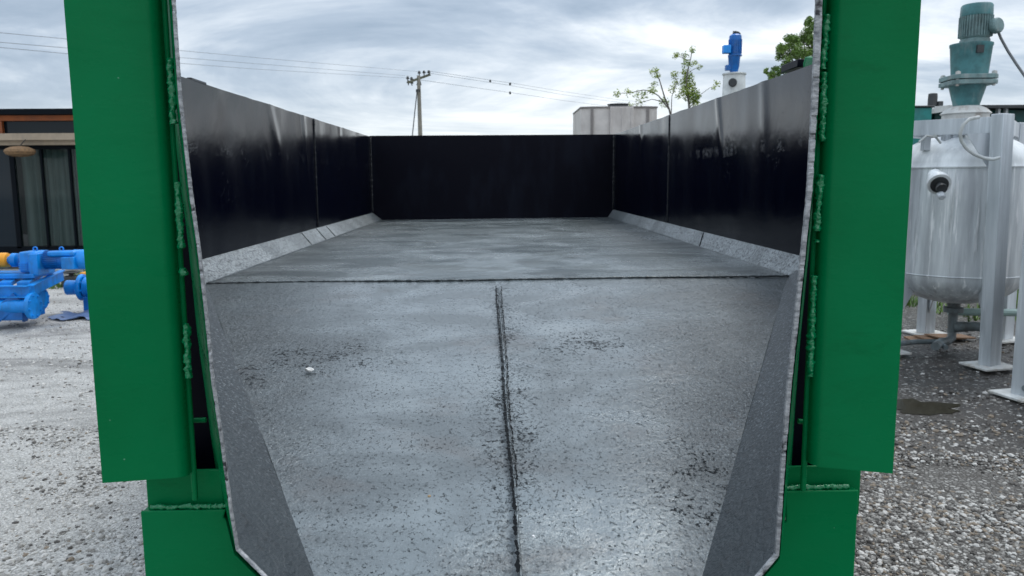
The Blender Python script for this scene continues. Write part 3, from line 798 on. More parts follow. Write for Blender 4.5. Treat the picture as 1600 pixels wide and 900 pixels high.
for dx, dy in legs:
    c = TC+Vector((dx, dy, 0))
    tl = -0.045 if dy < -0.6 else 0.0
    b = MB()
    pr = [Matrix.Rotation(R(27), 3, 'Z') @ Vector((sx*0.078, sy*0.052, 0)) for sx, sy in ((-1,-1),(1,-1),(1,1),(-1,1))]
    b.prism([c+q_+Vector((0, 0, 0.02)) for q_ in pr], (tl, 0, ZL-0.02))
    lg = b.build('leg', LEGM, tank, bevel=0.006)
    MB().box(c+Vector((0, 0, 0.016)), (0.34, 0.30, 0.018), Matrix.Rotation(R(12), 3, 'Z')).build('base_plate', PALE, lg, bevel=0.003)
    n = Vector((-dx, -dy, 0)).normalized(); t = Vector((-n.y, n.x, 0))*0.006
    a = c+n*0.06
    MB().prism([a+Vector((0,0,0.86))-t, a+n*0.22+Vector((0,0,0.62))-t, a+n*0.20+Vector((0,0,0.54))-t, a+Vector((0,0,0.22))-t], t*2).build('gusset', LEGM, lg)
def chan(a, b_, h=0.13, w=0.055, parent=None, name='channel_beam', mat=None):
    a = Vector(a); b_ = Vector(b_); d = (b_-a).normalized(); r = d.cross(Vector((0,0,1)))
    q = MB().bar(a, b_, 0.007, h)
    for s in (-1, 1): q.bar(a+r*w/2+Vector((0,0,s*(h/2-0.0035))), b_+r*w/2+Vector((0,0,s*(h/2-0.0035))), w, 0.007)
    return q.build(name, mat or LEGM, parent, bevel=0.001)
zc_ = 2.02
lp = [TC+Vector((dx, dy, zc_)) for dx, dy in legs]
for a, b_ in ((0, 2), (2, 1), (1, 3), (3, 0)): 
    d = (lp[b_]-lp[a]).normalized(); chan(lp[a]+d*0.09, lp[b_]-d*0.09, parent=tank)
for s in (-1, 1):
    o_ = Vector((0.14, 0.70, 0)).normalized()*0.0+Vector((-0.70, -0.14, 0)).normalized()*0.16*s
    chan(TC+Vector((0.10*0, 0, zc_))+o_+Vector((-0.14, -0.70, 0))*0.72, TC+Vector((0, 0, zc_))+o_+Vector((0.14, 0.70, 0))*0.72, parent=tank)
for px in (1447, 1478, 1491):
    p = P(px, 215, 7.0); MB().box((p.x, p.y, 1.93), (0.06, 0.06, 0.20)).build('stub', LEGM, tank, bevel=0.003)
# small triangular stay on the front leg
p = TC+Vector((-0.14, -0.70, 0))
MB().prism([p+Vector((-0.05,0.02,1.95)), p+Vector((-0.26,0.02,1.95)), p+Vector((-0.05,0.02,1.66))], (0,0.008,0)).build('stay', LEGM, tank)
# agitator: base flange, cones, square flange, motor
AX = Vector((P(1508.5, 180, 7.2).x, 7.2, 0))
def rr(px): return px/F*7.2
b = MB().lathe([(rr(30),zt(204)),(rr(36),zt(202)),(rr(38),zt(190)),(rr(33),zt(188)),(rr(33),zt(180)),(rr(36),zt(178)),(rr(28),zt(170)),(rr(20),zt(166))], AX, n=40)
b.build('mount_ring', RUSTW, tank)
b = MB().lathe([(rr(18),zt(168)),(rr(18.5),zt(164)),(rr(26),zt(135)),(rr(27),zt(133))], AX, n=36); b.build('lower_cone', TEAL, tank)
ang = R(38)
fl = MB()
for za, zb2 in ((134, 127.5), (126, 119)):
    o8 = []
    for k in range(4):
        for da in (-0.16, 0.16):
            a = ang+math.pi/2*k+da; o8.append(AX+Vector((rr(41)*math.cos(a), rr(41)*math.sin(a), zt(za))))
    fl.prism(o8, (0, 0, zt(zb2)-zt(za)))
fl.lathe([(rr(30), zt(128)), (rr(30), zt(125))], AX, n=24)
ff = fl.build('square_flange', TEALG, tank, bevel=0.004)
for k in range(4):
    a = ang+math.pi/2*k; c = AX+Vector((rr(37)*math.cos(a), rr(37)*math.sin(a), 0))
    MB().lathe([(0.014,zt(137)),(0.014,zt(114)),(0.0,zt(113.5))], c, n=8).lathe([(0.024,zt(119)),(0.024,zt(115))], c, n=6).build('bolt', RUSTW, ff)
b = MB().lathe([(rr(25.5),zt(119)),(rr(25.5),zt(117)),(rr(29),zt(74)),(rr(30),zt(72.5)),(rr(30),zt(69)),(rr(24),zt(68))], AX+Vector((0.01,0,0)), n=36); uc = b.build('gearbox_housing', TEAL, tank)
MB().box((AX.x-0.01, 7.2-rr(29)+0.004, zt(81)), (rr(10), 0.03, rr(11))).build('inspection_hole', DARK, uc)
M0 = AX+Vector((rr(6.5), 0, 0))
b = MB().lathe([(rr(21),zt(68)),(rr(21),zt(63)),(rr(19),zt(61)),(rr(21),zt(59)),(rr(21),zt(25)),(rr(19),zt(23))], M0, n=40)
for k in range(36):
    a = 2*math.pi*k/36
    b.box(M0+Vector((rr(21.5)*math.cos(a), rr(21.5)*math.sin(a), (zt(58)+zt(26))/2)), (rr(4), 0.006, zt(26)-zt(58)), Matrix.Rotation(a, 3, 'Z'))
mo = b.build('motor', TEALG, tank)
MB().lathe([(rr(22),zt(26)),(rr(22.5),zt(24)),(rr(22),zt(10)),(rr(20.5),zt(7.5)),(0.02,zt(6))], M0, n=40).build('fan_cover', TEAL, mo)
tb = P(1560, 39, 7.05)
MB().lathe([(rr(10.5),-0.05),(rr(11.5),-0.04),(rr(11.5),0.0),(rr(10),0.012),(rr(5),0.016)], tb, (0.35,-0.9,0.1), 26).bar((M0.x+0.08, 7.17, tb.z), (tb.x-0.02, 7.17, tb.z), 0.06, 0.08).build('terminal_box', TEALG, mo)
cb = MB().tube([P(1560, 50, 7.12), P(1564, 60, 7.1), P(1575, 80, 7.05), P(1588, 100, 7.0), P(1602, 120, 6.9), P(1625, 146, 6.8)], rr(2.0), 8).build('cable', RUB, mo)
# hose loop over the dome
MB().tube([P(x, y, 6.34) for x, y in ((1530,183),(1515,186),(1505,195),(1500,208),(1502,220),(1510,232),(1522,241),(1537,247),(1552,249),(1562,246))], 0.014, 8).build('hose', WHT, tank)
MB().tube([P(x, y, 6.85) for x, y in ((1436,222),(1448,212),(1462,214),(1470,224))], 0.010, 8).lathe([(0.0,0),(0.02,0),(0.02,0.03),(0.012,0.05)], P(1462,214,6.85), n=10).build('vent_pipe', WHT, tank)
# sight nozzle with valve
nz = P(1465, 283, 6.62)
d_ = Vector((-0.22, -0.85, -0.42))
b = MB().lathe([(0.055,-0.12),(0.055,0.0),(0.088,0.0),(0.088,0.035),(0.055,0.036),(0.055,0.045),(0.092,0.046),(0.092,0.062),(0.04,0.064)], nz, d_, 28); nb = b.build('nozzle', DOME, tank)
nd = d_.normalized()
MB().lathe([(0.070,0.062),(0.070,0.075),(0.03,0.08),(0.03,0.12),(0.042,0.122),(0.042,0.15),(0.02,0.151)], nz, d_, 20).build('valve', DARK, nb)
MB().lathe([(0.026,0.10),(0.03,0.12),(0.028,0.17),(0.018,0.18)], nz+Vector((0.0,0,-0.055)), d_, 14).build('valve_outlet', LEGM, nb)
# outlet pipework under the dish
bc = TC+Vector((0,0,0))
b = MB().lathe([(0.055,0.46),(0.055,0.40),(0.085,0.395),(0.085,0.35),(0.04,0.345),(0.04,0.16)], bc, n=24)
e0 = bc+Vector((0,0,0.16))
b.tube([e0, e0+Vector((-0.01,-0.02,-0.05)), e0+Vector((-0.06,-0.04,-0.08)), e0+Vector((-0.14,-0.08,-0.075)), e0+Vector((-0.32,-0.3,-0.07))], 0.038, 14)
b.tube([e0+Vector((0.02,-0.02,0.05)), e0+Vector((0.10,-0.1,0.07)), e0+Vector((0.30,-0.2,0.08))], [0.05,0.045,0.04], 14)
b.tube([G(1380, 540, 0.09)+Vector((0,0,0)), G(1432, 534, 0.09), G(1462, 534, 0.09), G(1478, 543, 0.07)], 0.024, 10)
b.build('outlet_pipe', PIPE, tank)
for px_ in (1437, 1498):
    a_ = P(px_, 350, 6.66); d0 = Vector((a_.x-TC.x, -math.sqrt(max(0.0, TR*TR-(a_.x-TC.x)**2)), 0))
    bead('shell_seam', [TC+d0+Vector((0,0,z_)) for z_ in (zl+0.02, 1.0, 1.3, zs-0.015)], 0.005, DOME, tank, step=0.02, jit=0.4, seed=px_)
# paper label on the body's right side
lc = P(1581, 296, 6.9)
la = math.atan2(-0.3, 0.42)
LABM = NT('label_paper').set(Base_Color=(0.62,0.60,0.64), Roughness=0.6)
LINK = NT('label_ink').set(Base_Color=(0.45,0.25,0.38), Roughness=0.6)
dd = (P(1581,296,7.0)-Vector((TC.x,TC.y,0))); dd.z = 0; dd.normalize()
pc_ = Vector((TC.x, TC.y, lc.z))+dd*(TR+0.004); tt = Vector((-dd.y, dd.x, 0))
rotP = Matrix((tt, dd, Vector((0,0,1)))).transposed()
lb = MB().box(pc_, (0.16, 0.003, 0.12), rotP).build('label_plate', LABM, tank)
q = MB()
for zo in (0.03, -0.005, -0.035): q.box(pc_+dd*0.003+Vector((0,0,zo)), (0.11, 0.002, 0.010), rotP)
q.build('label_print', LINK, lb)
# second tank, mostly out of frame: only its near leg shows
def copy_tree(o, parent=None):
    c = o.copy(); C.objects.link(c)
    if parent: c.parent = parent; c.matrix_parent_inverse = o.matrix_parent_inverse.copy()
    for ch in list(o.children): copy_tree(ch, c)
    return c
t2 = copy_tree(tank)
t2['label'] = 'mixing tank at the right frame edge, only its near grey leg and white foot showing'
t2.location = Vector((G(1599, 620).x+0.70, G(1599, 620).y+0.14, 0))

# ---- things behind the tank
pw = P(1432, 166, 13.0); pe = P(1640, 166, 13.0)
cont = thing('green_container', 'dull teal green container behind the mixing tank', 'container', ((pw.x+0.2), 13, 0))
def cbox(x0, x1, y0, y1, z0, z1, mat, name, parent, bevel=0.01, Y=13.0):
    return MB().box(((x0+x1)/2, (y0+y1)/2, (z0+z1)/2), (x1-x0, y1-y0, z1-z0)).build(name, mat, parent, bevel=bevel)
xA, xB = P(1405, 180, 13).x, P(1456, 180, 13).x
TEALC = painted('teal_container_paint', (0.01, 0.16, 0.15), 0.5, 0.3, (0.06, 0.25, 0.25), 0.2, 4)
cbox(xA, xB, 13, 15, 0.25, P(1440, 168, 13).z, TEALC, 'body', cont)
cbox(xA-0.03, xB+0.03, 12.97, 15.03, P(1440, 168, 13).z, P(1440, 165, 13).z, DARK, 'rim', cont)
shed = thing('steel_shed', 'low dark teal shed with tilted pale roof sheet behind the agitator', 'shed', (P(1490,180,13.5).x, 13.5, 0))
x0, x1 = P(1460, 185, 13.4).x, P(1652, 185, 13.4).x
cbox(x0, x1, 13.4, 16, 0.0, P(1500, 172, 13.4).z, painted('dark_teal', (0.008,0.07,0.07), 0.6, 0.3), 'wall', shed)
MB().prism([P(1453, 178, 13.1), P(1462, 166, 13.1), P(1498, 163, 13.1), P(1503, 170, 13.1)], (0, 1.6, 0.02)).build('roof', WHT, shed)
MB().box((P(1580,167,13.3).x, 14, P(1580,167,13.3).z), (2.2, 1.6, 0.05)).build('roof_edge', DARK, shed)
for px in (1536, 1565, 1577): cbox(P(px,180,13.2).x, P(px+4,180,13.2).x, 13.30, 13.38, 0.3, P(px,168,13.3).z, LEGM, 'column', shed, 0.003)
sm = thing('small_motor', 'small grey motor standing on the pale roof behind the agitator', 'motor', P(1473, 166, 13.3))
z0 = P(1473, 166, 13.3).z; cx = P(1473, 150, 13.3).x
MB().lathe([(0.055,z0-0.02),(0.055,z0+0.02),(0.075,z0+0.03),(0.075,z0+0.18),(0.07,z0+0.235),(0.03,z0+0.245)], (cx, 13.6, 0), n=18).build('housing', DARK, sm)
MB().box((cx+0.10, 13.55, z0+0.06), (0.08, 0.08, 0.09)).build('terminal_box', DARK, sm, bevel=0.01)

# low steel junk and pale pipe on the soil behind the tanks
rack = thing('steel_rack', 'low dark steel rack on the soil behind the tank legs', 'rack', (7.6, 11.3, 0))
for i in range(5): MB().box((6.4+i*0.55, 11.3, 0.28), (0.10, 0.10, 0.56)).build('post', DARK, rack)
for z in (0.14, 0.36, 0.54): MB().bar((6.2, 11.3, z), (9.2, 11.25, z+0.01), 0.09, 0.07).build('rail', DARK, rack)
pipe = MB().tube([G(1482, 487, 0.33), G(1620, 489, 0.33)], 0.035, 10).tube([G(1488, 487, 0.33), G(1488, 487, 0.0)], 0.03, 8).tube([G(1610, 489, 0.33), G(1610, 489, 0.0)], 0.03, 8).build('handrail', painted('pale_teal', (0.30,0.42,0.40), 0.5))
tag(pipe, 'pale teal horizontal pipe rail on low posts behind the tank legs', 'rail')
cb_ = MB()
bp_ = TC+Vector((0.14, 0.66, 0))
for k in range(3): cb_.box(bp_+Vector((-0.1+0.09*k, -0.22-0.02*k, 0.014+0.012*k)), (0.42, 0.20, 0.012), Matrix.Rotation(R(8*k-6), 3, 'Z') @ Matrix.Rotation(R(3*k-3), 3, 'Y'))
tag(cb_.build('cardboard_sheet', painted('brown_card', (0.22,0.13,0.075), 0.85)), 'brown torn cardboard on the soil by the rear tank foot', 'cardboard')

# ---- foliage helpers
def leafmat(name, a, b_):
    m = NT(name); n = m.noise(3.5, 3)
    s = m.mix(m.mr(n, 0.35, 0.65), a, b_)
    return m.set(Base_Color=s, Roughness=0.5, Transmission_Weight=0.0)
def leaves(b, c, rad, n, size, rng, squash=0.8):
    for _ in range(n):
        d = Vector((rng.gauss(0,1), rng.gauss(0,1), rng.gauss(0,1)*squash)); d = d.normalized()*rad*rng.random()**0.45
        p = Vector(c)+d; s = size*rng.uniform(0.6, 1.3)
        u = Vector((rng.uniform(-1,1), rng.uniform(-1,1), rng.uniform(-0.6,0.6))).normalized()
        w = u.cross(Vector((rng.uniform(-1,1), rng.uniform(-1,1), rng.uniform(-1,1)))).normalized()
        b.add([p-u*s, p-u*s*0.1+w*s*0.42, p+u*s, p-u*s*0.1-w*s*0.42], [(0,1,2,3)])
BARK = painted('bark', (0.13, 0.115, 0.10), 0.9, 0.25, None, 0.4, 14)
# sparse young tree behind the right wall
rng = random.Random(11)
TY = 24.0
tr = thing('sparse_tree', 'thin young tree with few yellow green leaf tufts left of the blue motor', 'tree', (P(1065,200,TY).x, TY, 0))
def T(px, py, dy=0): 
    return P(px, py, TY+dy)
bar = MB(); lv = MB()
root = Vector((T(1062, 300).x, TY, 0))
def limb(pts, r0, r1):
    q = resample([Vector(p) for p in pts], 14); q = [p+Vector((noise.noise(p*1.3), noise.noise(p*1.3+Vector((9,0,0))), 0))*0.03 for p in q]
    bar.tube(q, [lerp(r0, r1, i/14) for i in range(15)], 6)
limb([root, T(1058, 260), T(1052, 205)], 0.09, 0.045)
limb([T(1052, 205), T(1046, 172), T(1038, 150), T(1030, 125), T(1024, 112)], 0.035, 0.012)
limb([T(1046, 172), T(1028, 148), T(1008, 140), T(985, 145), T(964, 146)], 0.022, 0.008)
limb([T(1038, 160), T(1020, 155), T(1002, 160), T(985, 166)], 0.014, 0.006)
limb([T(1058, 240), T(1072, 200), T(1078, 168), T(1072, 135), T(1074, 110), T(1080, 88), T(1082, 78)], 0.05, 0.010)
limb([T(1048, 190), T(1050, 150), T(1058, 128), T(1052, 118)], 0.016, 0.006)
limb([T(1074, 115), T(1084, 108), T(1095, 104)], 0.012, 0.005)
limb([T(1076, 95), T(1066, 90), T(1056, 87)], 0.012, 0.005)
limb([T(1078, 168), T(1094, 148), T(1108, 138), T(1120, 132)], 0.014, 0.005)
for cx_, cy_, r_, n_ in [(964,146,5,22),(982,144,6,30),(997,148,7,34),(1008,148,6,24),(1022,113,7,48),(1028,118,4,20),(1022,131,5,22),(1018,140,6,30),(1022,143,5,20),(1038,160,7,60),(1000,160,6,18),(985,163,5,14),
                         (1056,87,5,40),(1082,78,5,30),(1070,87,6,26),(1074,100,7,60),(1086,98,4,14),(1093,105,4,16),(1074,122,9,150),(1070,132,5,40),(1078,135,8,120),(1080,148,11,230),(1068,142,7,70),(1084,158,8,120),(1054,118,6,40),(1058,130,6,40),(1090,150,5,40),(1120,130,5,24),(1116,138,4,12),(1070,112,6,22),(1050,140,6,20),(1060,150,5,16)]:
    leaves(lv, P(cx_, cy_, TY+rng.uniform(-0.3, 0.3)), r_/F*TY*1.25, int(n_*2.4), 0.036, rng)
bar.build('trunk', BARK, tr)
lv.build('crown', leafmat('young_leaf', (0.11, 0.20, 0.02), (0.33, 0.40, 0.05)), tr, fix=False, smooth=0)
# denser tree behind the right wall, cut by the green post
tr2 = thing('leafy_tree', 'dense green tree behind the right wall next to the green post', 'tree', (P(1275,200,20).x, 20, 0))
TY2 = 20.0; bar = MB(); lv = MB()
r0_ = Vector((P(1275, 260, TY2).x, TY2, 0))
limb([r0_, P(1275, 200, TY2), P(1270, 130, TY2)], 0.12, 0.06)
cl = [(1268,45,15),(1255,62,16),(1240,58,12),(1228,68,12),(1222,85,12),(1240,80,16),(1258,88,18),(1275,70,22),(1290,60,26),(1300,90,30),(1280,105,24),(1258,110,18),(1238,100,14),(1226,108,9),(1215,112,9),(1205,118,8),(1198,112,5),(1320,75,26),(1310,45,24),(1285,38,16),(1335,110,28),(1245,125,15),(1265,35,8),(1268,30,5),(1220,72,7),(1305,130,30)]
for cx_, cy_, r_ in cl:
    limb([P(1272, 130, TY2), P((cx_+1272)/2, (cy_+135)/2, TY2+rng.uniform(-.3,.3)), P(cx_, cy_, TY2)], 0.03, 0.008)
    for _ in range(5):
        c = P(cx_+rng.uniform(-1,1)*r_*0.75, cy_+rng.uniform(-1,1)*r_*0.7, TY2+rng.uniform(-0.5, 0.5))
        leaves(lv, c, r_/F*TY2*0.55, int(r_*13), 0.030, rng)
bar.build('trunk', BARK, tr2)
lv.build('crown', leafmat('mid_leaf', (0.07, 0.15, 0.02), (0.22, 0.33, 0.07)), tr2, fix=False, smooth=0)

# ---- blue mixer drive on a white neck, seen over the right wall
BY = 14.0
mx = thing('mixer_vessel', 'pale vessel with narrow white neck and blue geared motor above the right wall', 'mixer', (P(1147,140,BY).x, BY, 0))
xc = P(1147, 130, BY).x
def bz(py): return P(1147, py, BY).z
def br(n): return n/F*BY
MB().lathe([(0.80,0.4),(0.80,bz(230)),(0.72,bz(205)),(0.5,bz(190)),(0.2,bz(178)),(0.15,bz(177))], (xc,BY,0), n=40).build('vessel', WHT, mx)
nk = MB().lathe([(br(18),bz(180)),(br(16.5),bz(117)),(br(16),bz(116))], (xc,BY,0), n=28).lathe([(br(18),bz(117)),(br(18),bz(115)),(br(14),bz(114))], (xc,BY,0), n=28).build('neck', WHT, mx)
MB().lathe([(br(6.5),0.0),(br(6.5),0.012),(br(5.5),0.02)], (xc-br(7), BY-br(16.4), bz(131)), (-0.35,-1,0), 20).build('port', DARK, nk)
MB().lathe([(br(4),bz(115)),(br(6),bz(112)),(br(8),bz(104)),(br(9),bz(90)),(br(9.5),bz(88)),(br(9.5),bz(87)),(br(7),bz(86))], (xc-br(1),BY,0), n=24).box((xc-br(10), BY, bz(106)), (br(8), br(9), br(8))).build('gearbox', BLUED, mx, bevel=0.008)
b = MB().lathe([(br(10.5),bz(88)),(br(10.5),bz(86)),(br(9),bz(85)),(br(9.3),bz(60)),(br(9),bz(56)),(br(6),bz(53.5)),(br(2),bz(53))], (xc,BY,0), n=24)
for k in range(20):
    a = 2*math.pi*k/20; b.box((xc+br(9.3)*math.cos(a), BY+br(9.3)*math.sin(a), (bz(84)+bz(62))/2), (br(1.6), 0.008, bz(62)-bz(84)), Matrix.Rotation(a, 3, 'Z'))
mo = b.build('motor', BLUED, mx)
MB().box((xc-br(14.5), BY-0.05, bz(78)), (br(11), br(12), br(12))).build('terminal_box', BLUE, mo, bevel=0.01)
bird = MB().tube([(xc-0.05,BY,bz(52)),(xc-0.01,BY,bz(50.5)),(xc+0.05,BY,bz(51.5)),(xc+0.09,BY,bz(53))], [0.01,0.028,0.024,0.006], 8).tube([(xc-0.03,BY,bz(50)),(xc-0.045,BY,bz(48.5))], [0.016,0.006], 6).build('cap_hook', DARK, mo)

# ---- cooling tower panels seen over the back wall
CY = 22.0
ct = thing('cooling_tower', 'pale pinkish grey panelled cooling tower with black fan ring above the back wall', 'cooling tower', (P(968,200,CY).x, CY, 0))
def cp(px, y=0): return (P(px, 180, CY).x, CY+y)
zT = P(968, 168.5, CY).z
oc = [cp(908,0.12), cp(925,0.0), cp(1012,0.0), cp(1028,0.12), cp(1028,2.2), cp(1012,2.4), cp(925,2.4), cp(908,2.2)]
MB().prism([(x, y, 0.3) for x, y in oc], (0, 0, zT-0.3)).build('casing', CONC, ct, bevel=0.01)
CONCD = painted('tower_seam_strip', (0.22, 0.20, 0.195), 0.7, 0.15)
for px in (925, 1012): MB().box((cp(px)[0], CY-0.012, zT/2+0.1), (0.07, 0.05, zT-0.25)).build('seam_strip', CONCD, ct)
MB().box((cp(971)[0], CY-0.05, zT/2+0.1), (cp(988)[0]-cp(952)[0], 0.08, zT-0.16)).build('centre_panel', CONC, ct, bevel=0.008)
for px in (954, 986, 971): MB().box((cp(px)[0], CY-0.10, zT/2+0.1), (0.025, 0.03, zT-0.2)).build('batten', CONC, ct)
MB().prism([(x+(x-cp(968)[0])*0.012, y-0.03, zT+0.001) for x, y in oc], (0, 0, 0.04)).build('top_rim', CONCD, ct)
MB().lathe([(0.29,zT+0.03),(0.30,zT+0.05),(0.28,zT+0.12),(0.30,zT+0.14),(0.31,zT+0.15),(0.26,zT+0.15),(0.25,zT+0.05)], (cp(971)[0], CY+0.6, 0), n=30).build('fan_ring', DARK, ct)

# ---- utility pole and wires
UY = 45.0
up = thing('utility_pole', 'distant concrete utility pole with tilted crossarm and black insulators', 'utility pole', (P(658,213,UY).x, UY, 0))
POLEM = painted('pole_concrete', (0.25, 0.23, 0.20), 0.85, 0.15, (0.15,0.14,0.12), 0.2, 3)
xb = P(659, 300, UY).x
tp = P(654, 118, UY)
MB().tube([(xb, UY, 0), (xb, UY, 1.6), tp], [0.15, 0.14, 0.095], 12).build('pole', POLEM, up)
a, b_ = P(637, 129, UY-0.3), P(672, 116.5, UY+0.3)
arm = MB().bar(a, b_, 0.14, 0.13).build('crossarm', painted('arm_timber', (0.12,0.12,0.09), 0.8), up, bevel=0.01)
for px, py in ((637,122),(643,123),(655,113.5),(662.5,113),(670,112.5),(638,128.5),(643.5,129)):
    q = P(px, py, UY); MB().lathe([(0.03,-0.16),(0.03,-0.06),(0.085,-0.05),(0.09,0.0),(0.06,0.04),(0.075,0.06),(0.02,0.10)], q, n=12).build('insulator', DARK, arm)
MB().bar(P(651, 133, UY), P(655, 125, UY), 0.05, 0.05).bar(P(658, 133, UY), P(656, 125, UY), 0.05, 0.05).box(P(653.5, 142, UY), (0.24, 0.2, 0.16)).build('bracket', DARK, up)
MB().tube([P(652, 140, UY), P(648, 176, UY-1), P(644, 215, UY-2), P(640, 262, UY-3.2)], [0.03]*4, 6).build('guy_wire', DARK, up)
WIRE = NT('wire').set(Base_Color=(0.22,0.24,0.27), Roughness=0.6)
def wire(pts, r, lab):
    pp = [P(x, y, Y) for x, y, Y in pts]; q = []
    for a, b_ in zip(pp, pp[1:]):
        for k in range(12): q.append(a.lerp(b_, k/12))
    q.append(pp[-1])
    tag(MB().tube(q, r, 5).build('power_line', WIRE, smooth=0), lab, 'power line', 'power lines on the utility pole')
lefts = [([(-60,45,16),(0,51,17.2),(106,61,19.5),(283,79,25),(400,90,31),(655,112,45)], 'uppermost power line crossing the sky left of the pole'),
         ([(-60,60,16),(0,66,17.2),(106,75,19.5),(283,90,25),(400,99.5,31),(643,119,44.7)], 'middle power line of the three left of the pole'),
         ([(-60,68,16),(0,74,17.2),(106,84,19.5),(283,99,25),(400,108,31),(637,122,44.7)], 'lowest power line of the three left of the pole')]
for p_, l_ in lefts: wire(p_, 0.0065, l_)
rights = [([(670,111,45.3),(800,130,52),(880,143,60),(968,156,75),(1010,160,90)], 'uppermost power line right of the pole'),
          ([(662,113,45),(800,134,52),(880,148,60),(968,160,75),(1010,164,90)], 'middle power line right of the pole, just below the uppermost'),
          ([(643,123,44.7),(800,145,52),(880,157,60),(968,168,75),(1010,172,90)], 'lowest power line right of the pole')]
for p_, l_ in rights: wire(p_, 0.010, l_)
for px, py, lab in ((766,126.5,'dark clamp on the uppermost line right of the pole, left one'),(797,131,'dark clamp on the uppermost line right of the pole, right one'),(797,145,'dark clamp on the lowest line right of the pole')):
    tag(MB().lathe([(0.02,-0.10),(0.06,-0.06),(0.07,0.0),(0.05,0.06),(0.02,0.09)], P(px,py,51.5), n=8).build('line_clamp', DARK), lab, 'line clamp', 'clamps on the power lines')

# ---- glass fronted cabin on the left
HY = 15.0
cab = thing('glass_cabin', 'dark glass fronted cabin with orange wood fascia and grey green curtains', 'building', (P(60,390,HY).x, HY, 0))
piv = P(60, 300, HY)
ORG = painted('orange_timber', (0.36, 0.10, 0.028), 0.55, 0.2, None, 0.1, 5)
BEI = painted('beige_beam', (0.36, 0.29, 0.215), 0.7, 0.12, (0.30, 0.25, 0.20))
BLK = painted('black_frame', (0.004, 0.006, 0.009), 0.6, 0.2); BLK.node_tree.nodes['Principled BSDF'].inputs['Specular IOR Level'].default_value = 0.08
m = NT('window_glass'); GLASS = m.set(Base_Color=(0.004,0.012,0.012), Roughness=0.03, Transmission_Weight=0.0, Alpha=0.32, Specular_IOR_Level=0.5)
m = NT('dark_glass'); DGL = m.set(Base_Color=(0.004, 0.012, 0.020), Roughness=0.05, Specular_IOR_Level=0.3)
m = NT('curtain_cloth'); fold = m.noise((9, 9, 0.25), 3)
CURT = m.set(Base_Color=m.mix(m.mr(fold, 0.35, 0.65), (0.11,0.19,0.175), (0.24,0.35,0.33)), Roughness=0.9)
def hq(x0, y0, x1, y1, dy, dep, mat, nm, par, bevel=0.0):
    """member between two pixel corners, given at the left end; rows slope like the photograph's eaves"""
    a = P(x0, y0, HY); c = P(x1, y1, HY); a.x = P(x0, 300, HY).x; c.x = P(x1, 300, HY).x
    return MB().box(((a.x+c.x)/2, HY+dy+dep/2, (a.z+c.z)/2), (abs(c.x-a.x), dep, abs(a.z-c.z))).build(nm, mat, par, bevel=bevel)
hq(-260, 174, 255, 180, -0.35, 6.0, BLK, 'roof', cab)
hq(-260, 180, 255, 188, -0.10, 0.12, ORG, 'fascia', cab)
hq(-260, 188, 255, 211, 0.02, 0.04, DGL, 'clerestory_glass', cab)
for px in (13, 255-8, -110): hq(px-2, 188, px+2.5, 211, -0.06, 0.07, ORG, 'stud', cab)
hq(-260, 211, 255, 219, -0.22, 0.3, BEI, 'beam', cab, 0.01)
hq(-260, 219.3, 255, 226, -0.12, 0.2, BEI, 'lower_beam', cab, 0.01)
hq(-260, 226, 255, 232, 0.0, 0.12, BLK, 'head_frame', cab)
hq(-260, 388, 255, 398, 0.0, 0.2, BLK, 'sill', cab)
for px in (-90, 23, 68, 112, 160, 210, 252): hq(px-(4 if px == 23 else 1.5), 232, px+(3 if px == 23 else 1.5), 388, 0.0, 0.08, BLK, 'mullion', cab)
wins = [(-88, 19), (26, 66.5), (69.5, 110.5), (113.5, 158), (162, 208), (212, 250)]
for i, (a, c) in enumerate(wins):
    w_o = hq(a, 232, c, 388, 0.03, 0.01, GLASS if i else DGL, 'window_pane', cab)
    if i:
        pa, pb = P(a, 232, HY), P(c, 385, HY); pa.x = P(a, 300, HY).x; pb.x = P(c, 300, HY).x
        rows = []
        for k in range(61):
            x = lerp(pa.x, pb.x, k/60); yv = HY+0.20+0.035*math.sin(x*42+math.sin(x*9)*2)
            rows.append([Vector((x, yv, pa.z)), Vector((x+0.01, yv, (pa.z+pb.z)/2)), Vector((x, yv, pb.z))])
        MB().grid(rows).build('curtain', CURT, w_o, fix=False, smooth=80)
hq(-260, 398, 255, 425, 0.1, 5.5, painted('cabin_plinth', (0.06,0.06,0.06), 0.9), 'plinth', cab)
hq(-260, 181, 255, 398, 5.6, 0.1, BLK, 'rear_wall', cab)
# hanging woven lampshade
lp_ = P(31, 237, HY-0.5); SH = painted('woven_rattan', (0.20, 0.12, 0.06), 0.8, 0.35, None, 0.8, 30)
ls = thing('woven_lampshade', 'oval brown woven lampshade hanging under the beige cabin beam', 'lampshade', lp_)
MB().lathe([(0.02,0.10),(0.14,0.085),(0.235,0.04),(0.25,0.0),(0.22,-0.05),(0.12,-0.085),(0.02,-0.09)], lp_, n=28).build('shade', SH, ls)
MB().tube([lp_+Vector((0,0,0.09)), lp_+Vector((0,0.2,0.22))], 0.008, 6).build('cord', DARK, ls)

